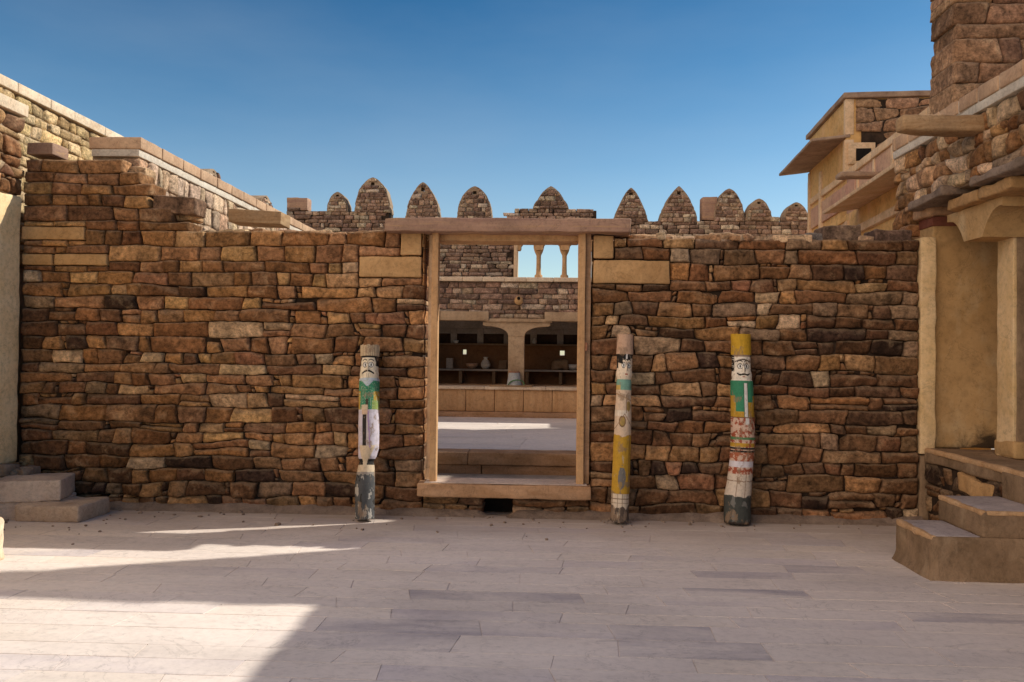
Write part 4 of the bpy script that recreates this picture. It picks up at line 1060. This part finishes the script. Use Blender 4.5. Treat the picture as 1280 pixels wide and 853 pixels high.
# ------------------------------------------------------------------ yellow sandstone building, right rear
ang = R(4.4); uB = Vector((math.sin(ang), math.cos(ang), 0)); nB = Vector((-math.cos(ang), math.sin(ang), 0))
OB = Vector((3.84, 8.0, 0)); fb = frame(OB, uB, nB)
yb = thing('sandstone_house', OB + uB * 3 - nB * .5, 'yellow sandstone house with projecting eave slabs and an upper room', 'house')
RB_ = Matrix((uB, -nB, Vector((0, 0, 1)))).transposed()     # local x along the wall, y inwards, z up
def bspan(mbx, s0, s1, d0, d1, z0, z1, rot2=None, **k):
    c = fb((s0 + s1) / 2, (z0 + z1) / 2, (d0 + d1) / 2)
    r_ = RB_ if rot2 is None else RB_ @ rot2
    return mbx.rbox(c, (abs(s1 - s0), abs(d1 - d0), abs(z1 - z0)), rot=r_, **k)
def Sof(px, d=0.):   # distance along the wall at which the wall plane shows at px
    t = ray(px, 300); k = t.x / t.y; o = OB + nB * d
    return (k * o.y - o.x) / (uB.x - k * uB.y)
ZR = 4.0; S1 = Sof(1057); S2 = Sof(1011); SA0, SA1 = Sof(1053), Sof(1031)
ZCH = 3.40
# wall faces, split around the arched opening
mb = MB(); bspan(mb, .0, SA0 - .15, -.35, 0, 0, ZCH, r=.01, amp=.002, seg=.4); bspan(mb, SA1 + .15, S2, -.35, 0, 0, ZCH, r=.01, amp=.002, seg=.4)
bspan(mb, SA0 - .148, SA1 + .148, -.35, 0, ZCH - .08, ZCH, r=.005, amp=.002, seg=.4)
mb.build('wall', 'yellow', yb)
mb = MB(); bspan(mb, SA0 - .15, SA1 + .15, -.9, -.85, 0, ZCH - .08, r=.005, amp=0, seg=2); mb.build('interior_shade', 'dark', yb)  # near-black sheet standing in for the shaded room behind the arch
# arch slab: spandrels
mb = MB(); a_, b_ = SA0 - .148, SA1 + .148; zs_ = ZCH - .62; n_ = 16
for i in range(n_):
    q0, q1 = i / n_, (i + 1) / n_
    def az(q): return zs_ + .5 * (max(0, 1 - (2 * q - 1) ** 2)) ** .6
    xa, xb = lerp(a_ + .02, b_ - .02, q0), lerp(a_ + .02, b_ - .02, q1)
    za, zb_ = az(q0), az(q1); zt = ZCH - .082
    for d_, fl in ((-.03, False), (-.2, True)):
        quad = [fb(xa, za, d_), fb(xb, zb_, d_), fb(xb, zt, d_), fb(xa, zt, d_)]; mb.add(quad, [(3, 2, 1, 0) if not fl else (0, 1, 2, 3)])
    mb.add([fb(xa, za, -.03), fb(xa, za, -.2), fb(xb, zb_, -.2), fb(xb, zb_, -.03)], [(0, 1, 2, 3)])
mb.build('arch', 'yellow_lt', yb, smooth=False)
mb = MB(); bspan(mb, 0, S1 - .0, -.3, -.012, ZCH + .001, ZR - .10, r=.006, amp=.002, seg=.4); mb.build('parapet_panel', 'pinkst', yb)
mb = MB(); s_ = 0
while s_ < S2: bspan(mb, s_ + .003, min(s_ + .62, S2) - .003, -.3, .02, ZR - .098, ZR, r=.01, amp=.003, seg=.3); s_ += .62
mb.build('parapet_cap', 'yellow_lt', yb)
s_ = .35
while s_ < S1: bspan(MB(), s_, s_ + .07, -.05, .004, ZCH + .05, ZR - .102, r=.006, amp=.002).build('panel_rib', 'yellow_lt', yb); s_ += .68
SC = Sof(1028, .45)
tl = Matrix.Rotation(-.18, 3, 'X')
mb = MB(); s_ = .2
while s_ < SC: bspan(mb, s_ + .002, min(s_ + .8, SC) - .002, -.02, .46, ZCH - .055, ZCH - .012, rot2=Matrix.Rotation(.16, 3, 'X'), r=.006, amp=.002, seg=.2); s_ += .8
mb.build('eave_slab', 'yellow_lt', yb)
mb = MB(); bspan(mb, .1, SA0 - .3, -.02, .06, ZCH - .36, ZCH - .26, r=.01, amp=.003, seg=.3)
bspan(mb, .1, SA0 - .3, -.02, .05, ZCH - .95, ZCH - .87, r=.01, amp=.003, seg=.3)
mb.build('moulding', 'yellow_lt', yb)
mb = MB()
for s_ in (SA1 + .17, S2 - .12): bspan(mb, s_, s_ + .11, -.05, .03, 0, ZR + .3, r=.008, amp=.003, seg=.5)
bspan(mb, SA0 - .3, SA0 - .17, -.05, .025, 0, ZCH - .1, r=.008, amp=.003, seg=.5)
mb.build('pilaster', 'yellow_lt', yb)
bspan(MB(), SC + .1, S2 - .16, -.02, .012, ZCH + .1, ZCH + .42, r=.008, amp=.003).build('upper_panel', 'pinkst', yb)
bspan(MB(), S1 - .3, S2, -.3, -.02, ZCH + .002, ZR + .01, r=.008, amp=.003).build('upper_wall', 'yellow', yb)
# upper room
ZT = WZ(116, 11.3, 1057) 
ZT = P(1057, 117, (fb(S1, 0)).y).z
ZE = ZT - .60
bspan(MB(), S1, S2, -1.9, 0, ZR - .02, ZT - .08, r=.01, amp=.003, seg=.4).build('upper_room', 'yellow', yb)
mb = MB(); bspan(mb, S1 - .06, S2 + .05, -1.95, .05, ZT - .078, ZT, r=.012, amp=.005, seg=.25); mb.build('roof_slab', 'roofst', yb)
mb = MB(); s_ = S1 - .02
while s_ < S2 + .05: bspan(mb, s_ + .002, min(s_ + .7, S2 + .08) - .002, -.05, .47, ZE - .04, ZE, rot2=Matrix.Rotation(.10, 3, 'X'), r=.008, amp=.003, seg=.2); s_ += .7
mb.build('eave_slab', 'roofst', yb)
bspan(MB(), S1 - .012, S1 + .10, -.1, .02, ZR, ZE - .05, r=.006, amp=.002).build('corner_post', 'yellow_lt', yb); mb = MB(); bspan(mb, S2 - .10, S2 + .01, -.1, .02, ZR, ZE - .05, r=.006, amp=.002)
mb.build('corner_post', 'yellow_lt', yb); mb = MB(); bspan(mb, S1 - .012, S1 + .08, -.1, .015, ZE + .02, ZT - .08, r=.006, amp=.002)
mb.build('corner_post', 'yellow_lt', yb)
fr_room = frame(fb(S1, 0, -.0) , -nB, -uB)
mb = MB(); rubble(mb, fr_room, .12, 1.9, ZR - .1, lambda x: ZT, hc=.17, wc=.4, pal='purple', zmax=ZT - .085, res=20, rough=.8, depth=.03, chink=0, maxn=9, base=.035,
                  skip=lambda a, b, c, d: a < .30 and c < ZE - .12)
mb.build('rubble_gable', 'rubble', yb)
MB().rbox(fb(S1 - .008, (ZR + ZT - .1) / 2, -1.05), (.02, 1.7, ZT - .1 - ZR), rot=RB_, r=.003, amp=0, seg=2).build('gable_core', 'core', yb)
gw = MB()
c = fb(S1 - .03, ZE - .25, -.20); gw.rbox(c, (.03, .36, .30), rot=RB_, r=.008, amp=.002)
o = gw.build('window_frame', 'yellow_lt', yb); c = fb(S1 - .048, ZE - .27, -.22); MB().rbox(c, (.012, .2, .17), rot=RB_, r=.003, amp=0).build('opening_shade', 'dark', o)  # near-black block painted as the shade in the window
ss = Sof(1100)
mb = MB(); bspan(mb, ss - .12, ss + .10, -.1, .50, ZCH + .20, ZCH + .26, r=.02, amp=.01, freq=6, seg=.06); mb.build('spout', 'roofst', yb)

# ------------------------------------------------------------------ near right building
XB = 3.22; ZB = 3.46
rb = thing('ruined_house', (4.5, 5.5, 0), 'ruined stone house with plastered veranda, coping and broken tower on the right', 'house')
sR = frame((XB, 0, 0), -YU, -XU)      # x runs towards the camera: x = -Y
ZLn = 2.79
def under(x):   # underside of the rubble: low beyond the pilaster
    return 0
mb = MB(); rubble(mb, sR, -7.86, -1.5, ZLn + .0, lambda x: ZB - .2, hc=.115, wc=.19, palf=lambda x, z: 'main' if rnd() < .5 else ('warm' if rnd() < .6 else 'tan'), zmax=ZB - .19, res=30, rough=.75, depth=.16, chink=.15)
mb.build('upper_rubble', 'rubble', rb)
mb = MB(); rubble(mb, sR, -7.86, -7.50, 1.9, lambda x: ZLn, hc=.13, wc=.24, pal='warm', zmax=ZLn - .004, res=30, rough=.9, depth=.16, chink=.1)
mb.build('corner_rubble', 'rubble', rb)
MB().span(XB + .05, XB + .5, 1.5, 7.82, ZLn - .01, ZB - .19, r=.01, amp=0, seg=5).build('core', 'core_tan', rb)
MB().span(XB + .16, XB + .5, 7.60, 7.82, 0, ZLn, r=.01, amp=0, seg=5).build('corner_core', 'core_tan', rb)
MB().span(XB - .012, XB + .45, 1.5, 7.84, ZB - .186, ZB - .12, r=.008, amp=.004, seg=.3).build('mortar_band', 'white', rb)
mb = MB(); y = 1.5
while y < 7.8: w = U(.26, .36); mb.span(XB - .02, XB + .5, y + .010, min(y + w, 7.85) - .010, ZB - .112, ZB, r=.012, amp=.005, seg=.1); y += w
mb.build('coping', 'copetan', rb)
MB().span(XB - .008, XB + .45, 1.5, 7.83, ZB - .118, ZB - .012, r=.006, amp=0, seg=3).build('coping_mortar', 'white', rb)
mb = MB(); y = 1.5
while y < 7.8: w = U(.5, .9); mb.span(XB + .5, 7, y, min(y + w, 7.85), ZB - .3, ZB - .16, r=.01, amp=.003, seg=.5); y += w
mb.build('roof', 'roofst', rb)
# tower stub
ft = frame((0, 7.42, 0), XU, -YU)
mb = MB(); rubble(mb, ft, 3.43, 5.6, ZB + .004, lambda x: 9, hc=.165, wc=.33, pal='purple', zmax=5.45, res=30, rough=.75, depth=.5, chink=0, ragL=.22, wav=.08, edge_depth=(True, False, .48), proud=.01)
mb.build('tower', 'rubble', rb)
MB().span(3.68, 5.6, 7.48, 7.90, ZB - .2, 5.40, r=.01, amp=0, seg=5).build('tower_core', 'core', rb)
# grey lintels and cream blocks above the openings
MB().rbox((XB + .12, 7.05, ZLn - .035), (.40, .62, .065), rot=Matrix.Rotation(.02, 3, 'Z') @ Matrix.Rotation(-.05, 3, 'X'), r=.014, amp=.014, freq=6, seg=.05).build('lintel', 'greyst', rb)
MB().rbox((XB + .14, 5.75, ZLn - .035), (.38, 1.2, .06), r=.014, amp=.014, freq=6, seg=.05).build('lintel', 'greyst', rb)
MB().span(XB + .02, XB + .45, 1.5, 5.1, ZLn - .10, ZLn - .004, r=.02, amp=.008, seg=.15).build('lintel', 'greyst', rb)
mb = MB()
for (y0, y1, dz) in ((5.95, 6.40, 0), (6.41, 6.88, 0)): mb.span(XB + .03, XB + .4, y0, y1, ZLn - .165, ZLn - .075, r=.02, amp=.01, seg=.05)
mb.build('lintel_course', 'cream', rb)
# pilaster and end wall
YE = 7.26; XPi = 3.315; ZPl = .65; ZBt = ZLn - .32
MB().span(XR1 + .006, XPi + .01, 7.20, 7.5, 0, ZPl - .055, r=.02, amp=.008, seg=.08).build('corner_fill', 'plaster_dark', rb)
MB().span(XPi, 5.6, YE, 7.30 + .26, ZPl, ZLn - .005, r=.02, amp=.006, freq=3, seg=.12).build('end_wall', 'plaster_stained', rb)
MB().span(XR1 + .004, XPi - .004, 7.185, 7.5, ZPl - .05, 2.46, r=.012, amp=.008, freq=6, seg=.05).build('pilaster', 'plaster_lit', rb)  # paler than the end wall: front light painted into the strip
zr0, zr1 = WZ(283, YE, 1200), WZ(271, YE, 1200)
MB().span(XPi - .01, 5.6, YE - .012, YE + .25, zr0, zr1, r=.006, amp=.003, seg=.15).build('painted_band', 'redband', rb)
mb = MB(); mb.span(XPi - .06, XPi + .34, YE - .05, YE + .3, zr1 + .002, zr1 + .10, r=.03, amp=.012, seg=.05); mb.span(XPi - .10, XPi + .5, YE - .09, YE + .3, zr1 + .102, ZLn - .02, r=.03, amp=.012, seg=.05)
mb.build('capital', 'sill', rb)
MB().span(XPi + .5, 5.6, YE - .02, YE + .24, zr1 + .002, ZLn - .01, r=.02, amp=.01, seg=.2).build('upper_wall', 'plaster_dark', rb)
# damp stain at the foot of the end wall: crusted dark plaster
def stainpatch():
    m = MB(); vs = []; fs = []; nx, nz_ = 40, 16; x0_, x1_ = XPi + .03, 4.15
    for j in range(nz_ + 1):
        for i in range(nx + 1):
            u_ = i / nx; hgt = .26 * (math.sin(math.pi * min(1, u_ * 1.05 + .02)) ** .6) * (1 + .35 * nz(u_ * 7, 3)) + .03
            q = j / nz_; vs.append((lerp(x0_, x1_, u_), YE - .004 - .012 * (1 - q) - .006 * nz(u_ * 20, q * 6), ZPl + hgt * q))
    for j in range(nz_):
        for i in range(nx): p = j * (nx + 1) + i; fs.append((p, p + 1, p + nx + 2, p + nx + 1))
    m.add(vs, fs); return m
# pillar
px0, py0, py1 = 3.61, 6.52, 6.76
MB().span(px0, px0 + .30, py0, py1, ZPl, ZLn - .36, r=.02, amp=.006, freq=5, seg=.08).build('pillar', 'plaster_dark', rb)  # darker body: shade on the front face put into its colour
MB().span(px0 - .022, px0 + .01, py0 + .004, py1 - .004, ZPl + .003, ZLn - .36, r=.008, amp=.004, freq=5, seg=.08).build('pillar_lit_face', 'plaster_lit', rb)  # paler skin: bounce light on the courtyard side painted in
MB().span(px0 - .03, px0 + .33, py0 - .03, py1 + .03, ZPl + .001, ZPl + .13, r=.02, amp=.008, seg=.05).build('pillar_foot', 'plaster', rb)
# bracket capital: arms along the facade
mb = MB(); zt = ZLn - .168; n_ = 14; cy = (py0 + py1) / 2; xo0, xo1 = XB + .12, px0 + .3
prof = [(-.42, .06)] + [(-.14 - .28 * (1 - i / n_), .06 + .20 * (i / n_) ** 2.6) for i in range(n_ + 1)]
prof = prof + [(-a_, b_) for a_, b_ in prof[::-1]]
for (p, q) in zip(prof, prof[1:]):
    ya, yb2 = cy + p[0], cy + q[0]; za, zb_ = zt - p[1], zt - q[1]
    mb.add([(xo0, ya, za), (xo0, yb2, zb_), (xo0, yb2, zt), (xo0, ya, zt)], [(3, 2, 1, 0)]); mb.add([(xo1, ya, za), (xo1, yb2, zb_), (xo1, yb2, zt), (xo1, ya, zt)], [(0, 1, 2, 3)])
    mb.add([(xo0, ya, za), (xo1, ya, za), (xo1, yb2, zb_), (xo0, yb2, zb_)], [(0, 1, 2, 3)])
mb.add([(xo0, cy - .42, zt - .07), (xo1, cy - .42, zt - .07), (xo1, cy - .42, zt), (xo0, cy - .42, zt)], [(0, 1, 2, 3)])
mb.build('bracket', 'plaster', rb, smooth=False)
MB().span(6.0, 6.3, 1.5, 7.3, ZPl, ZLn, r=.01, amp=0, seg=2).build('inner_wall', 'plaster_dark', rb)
MB().span(XB + .1, 6.2, 1.5, 7.26, ZLn - .003, ZLn + .05, r=.01, amp=0, seg=2).build('veranda_ceiling', 'roofst', rb)
# plinth
XQ = 3.22
mb = MB(); mb.span(XQ + .03, 6.4, 1.5, 7.19, 0, ZPl - .12, r=.01, amp=0, seg=2); mb.build('plinth_core', 'core', rb)
mb = MB(); mb.span(XQ, 6.4, 1.5, 7.19, ZPl - .118, ZPl, r=.025, amp=.010, freq=4, seg=.12); mb.build('plinth_top', 'plaster_dark', rb)
mb = MB(); mb.span(XQ - .006, XQ + .04, 4.6, 7.18, ZPl - .035, ZPl + .006, r=.015, amp=.006, freq=8, seg=.05); mb.build('plinth_edge', 'stepedge', rb)
mb = MB(); rubble(mb, frame((XQ + .01, 0, 0), -YU, -XU), -7.19, -5.95, 0, lambda x: ZPl - .1, hc=.12, wc=.19, pal='dark', zmax=ZPl - .12, res=30, depth=.1, chink=.2)
mb.build('plinth_rubble', 'rubble', rb)
MB().rbox((XQ + .05, 6.35, ZPl - .20), (.14, .50, .14), rot=Matrix.Rotation(.06, 3, 'X'), r=.015, amp=.014, freq=6, seg=.04).build('plinth_stone', 'cream', rb)
MB().span(XQ - .012, XQ + .1, 1.5, 5.98, 0, ZPl - .02, r=.02, amp=.008, freq=4, seg=.12).build('plinth_plaster', 'plaster_dark', rb)
# timber pole through the parapet
pe = P(1241, 163, 6.1)
o = MB(); o.rbox(((XB + 2.66) / 2 + .08, 6.36, 3.185), (XB - 2.66 + .2, .17, .135), rot=Matrix.Rotation(.03, 3, 'Y'), r=.035, amp=.010, freq=5, seg=.04)
tag(o.build('timber_beam', 'wood', None, origin=(XB, 6.11, 3.1)), 'thick weathered timber beam jutting from the rubble wall at upper right', 'beam')

# steps
stp = thing('plastered_steps', (2.85, 5.5, 0), 'two plastered steps rising to the veranda plinth at the right edge', 'steps')
def flared(mbx, x0, x1, y0, y1, z, fl=.07, hf=.16):
    nxs, nys, nzs = 10, 10, 12; 
    def prof(zz): return fl * max(0, 1 - zz / hf) ** 2.2
    vs = []; fs = []
    loop = []
    N_ = 64
    per = [(x0, lerp(y1, y0, i / 16), (-1, 0)) for i in range(16)] + [(lerp(x0, x1, i / 16), y0, (0, -1)) for i in range(17)]
    for j in range(nzs + 1):
        zz = z * j / nzs
        for i, (x_, y_, n_) in enumerate(per):
            d_ = prof(zz) * (1 + .3 * nz(x_ * 5 + y_ * 5, zz * 9)) + .007 * nz(x_ * 9 + y_ * 7, zz * 12, 2)
            nx_, ny_ = n_
            if i in (15, 16, 17): nx_, ny_ = (-.7, -.7)
            top = .02 * max(0, (zz - z + .02) / .02) if zz > z - .02 else 0
            vs.append((x_ + nx_ * (d_ - top * .6), y_ + ny_ * (d_ - top * .6), zz))
    L = len(per)
    for j in range(nzs):
        for i in range(L - 1): p = j * L + i; fs.append((p, p + 1, p + L + 1, p + L))
    mbx.add(vs, fs)
    top = [vs[nzs * L + i] for i in range(L)]
    c_ = [(x1, y1, z)]
    mbx.add(top + c_, [tuple(range(L + 1))])
    mbx.add([(x0, y1, 0), (x1, y1, 0), (x1, y1, z), (x0, y1, z)], [(3, 2, 1, 0)])
    return mbx
s0x = 2.47; s1x = 2.785; yn, yf = 5.40, 5.95
m = flared(MB(), s0x, XQ + .0, yn, yf, .275, .035, .10); o1 = m.build('lower_step', 'plaster_dark', stp)
m = MB(); m.span(s1x, XQ + 1.5, yn + .006, yf + .06, .27, .44, r=.022, amp=.006, seg=.05); o2 = m.build('upper_step', 'plaster_dark', stp)
flared(MB(), XQ - .01, XQ + 1.5, yn + .002, yf, .27, .035, .10).build('side_skirt', 'plaster_dark', stp)
m = MB(); m.span(s0x + .03, s1x - .004, yn + .03, yf - .01, .272, .280, r=.003, amp=.001, seg=.1); m.build('tread', 'steptop', o1)
m = MB(); m.span(s1x + .03, XQ - .016, yn + .03, yf + .05, .436, .446, r=.003, amp=.001, seg=.1); m.build('tread', 'steptop', o2)
m = MB(); m.span(s0x - .003, s0x + .032, yn + .01, yf - .01, .245, .283, r=.012, amp=.006, freq=9, seg=.04); m.build('worn_edge', 'stepedge', o1)
m = MB(); m.span(s1x - .004, s1x + .03, yn + .015, yf + .05, .415, .449, r=.012, amp=.005, freq=9, seg=.04); m.span(s1x + .03, XQ + 1.4, yn + .0, yn + .03, .418, .447, r=.012, amp=.005, freq=9, seg=.06); m.build('worn_edge', 'stepedge', o2)

# ------------------------------------------------------------------ light
FILL_GLOW = (17.6, 13.8, 10.8); FILL_TOP = (.7, .95, 1.55)
sun_dir = Vector((1.30, .53, 1.)).normalized()
el = math.asin(sun_dir.z); az_ = math.atan2(sun_dir.x, sun_dir.y)
ld = bpy.data.lights.new('sun', 'SUN'); ld.energy = 5.0; ld.angle = R(.55); ld.color = (1., .95, .85)
so = bpy.data.objects.new('sun', ld); col.objects.link(so); so.rotation_euler = sun_dir.to_track_quat('Z', 'Y').to_euler(); so.location = (10, 4, 12)
w = bpy.data.worlds.new('World'); sc.world = w; w.use_nodes = True; nt = w.node_tree; bg = nt.nodes['Background']
sky = nt.nodes.new('ShaderNodeTexSky'); sky.sky_type = 'NISHITA'; sky.sun_disc = False
sky.sun_elevation = el; sky.sun_rotation = az_; sky.air_density = 1.0; sky.dust_density = .6; sky.ozone_density = 1.6; sky.altitude = 200
k = N(nt)
tc = nt.nodes.new('ShaderNodeTexCoord'); sx = nt.nodes.new('ShaderNodeSeparateXYZ'); nt.links.new(tc.outputs['Generated'], sx.inputs[0])
zz = sx.outputs['Z']
grad = k.ramp(zz, [(.08, (.92, .96, .90)), (.20, (.60, .79, .84)), (.30, (.33, .60, .72)), (.42, (.15, .43, .59)), (.58, (.45, .62, .72)), (.8, (1., 1., 1.))])
c = k.mix(sky.outputs[0], grad, 1., 'MULTIPLY')
# added fill: bluish tint overhead and a bright warm glow behind the camera
def lobe(d, lo, hi):
    x = nt.nodes.new('ShaderNodeVectorMath'); x.operation = 'DOT_PRODUCT'; nt.links.new(tc.outputs['Generated'], x.inputs[0]); x.inputs[1].default_value = Vector(d).normalized()
    return k.ramp(x.outputs['Value'], [(lo, 0.), (hi, 1.)])
c = k.mix(c, (4.6, 4.9, 5.1), k.math('MULTIPLY', k.ramp(k.noise(k.scalev(tc.outputs['Generated'], 1, 1, 3.5), 1.6, 6, .55), [(.42, 0.), (.75, 1.)]), .10))
c = k.mix(c, FILL_TOP, k.math('MULTIPLY', k.ramp(zz, [(.50, 0.), (.9, 1.)]), .8))
c = k.mix(c, FILL_GLOW, lobe((-.56, -.68, .47), .80, .985))
nt.links.new(c, bg.inputs['Color']); bg.inputs['Strength'].default_value = .15
sc.view_settings.view_transform = 'Standard'; sc.view_settings.look = 'None'; sc.view_settings.exposure = 0; sc.view_settings.gamma = 1
sc.render.engine = 'CYCLES'; sc.cycles.use_denoising = True; sc.cycles.max_bounces = 8; sc.cycles.diffuse_bounces = 5
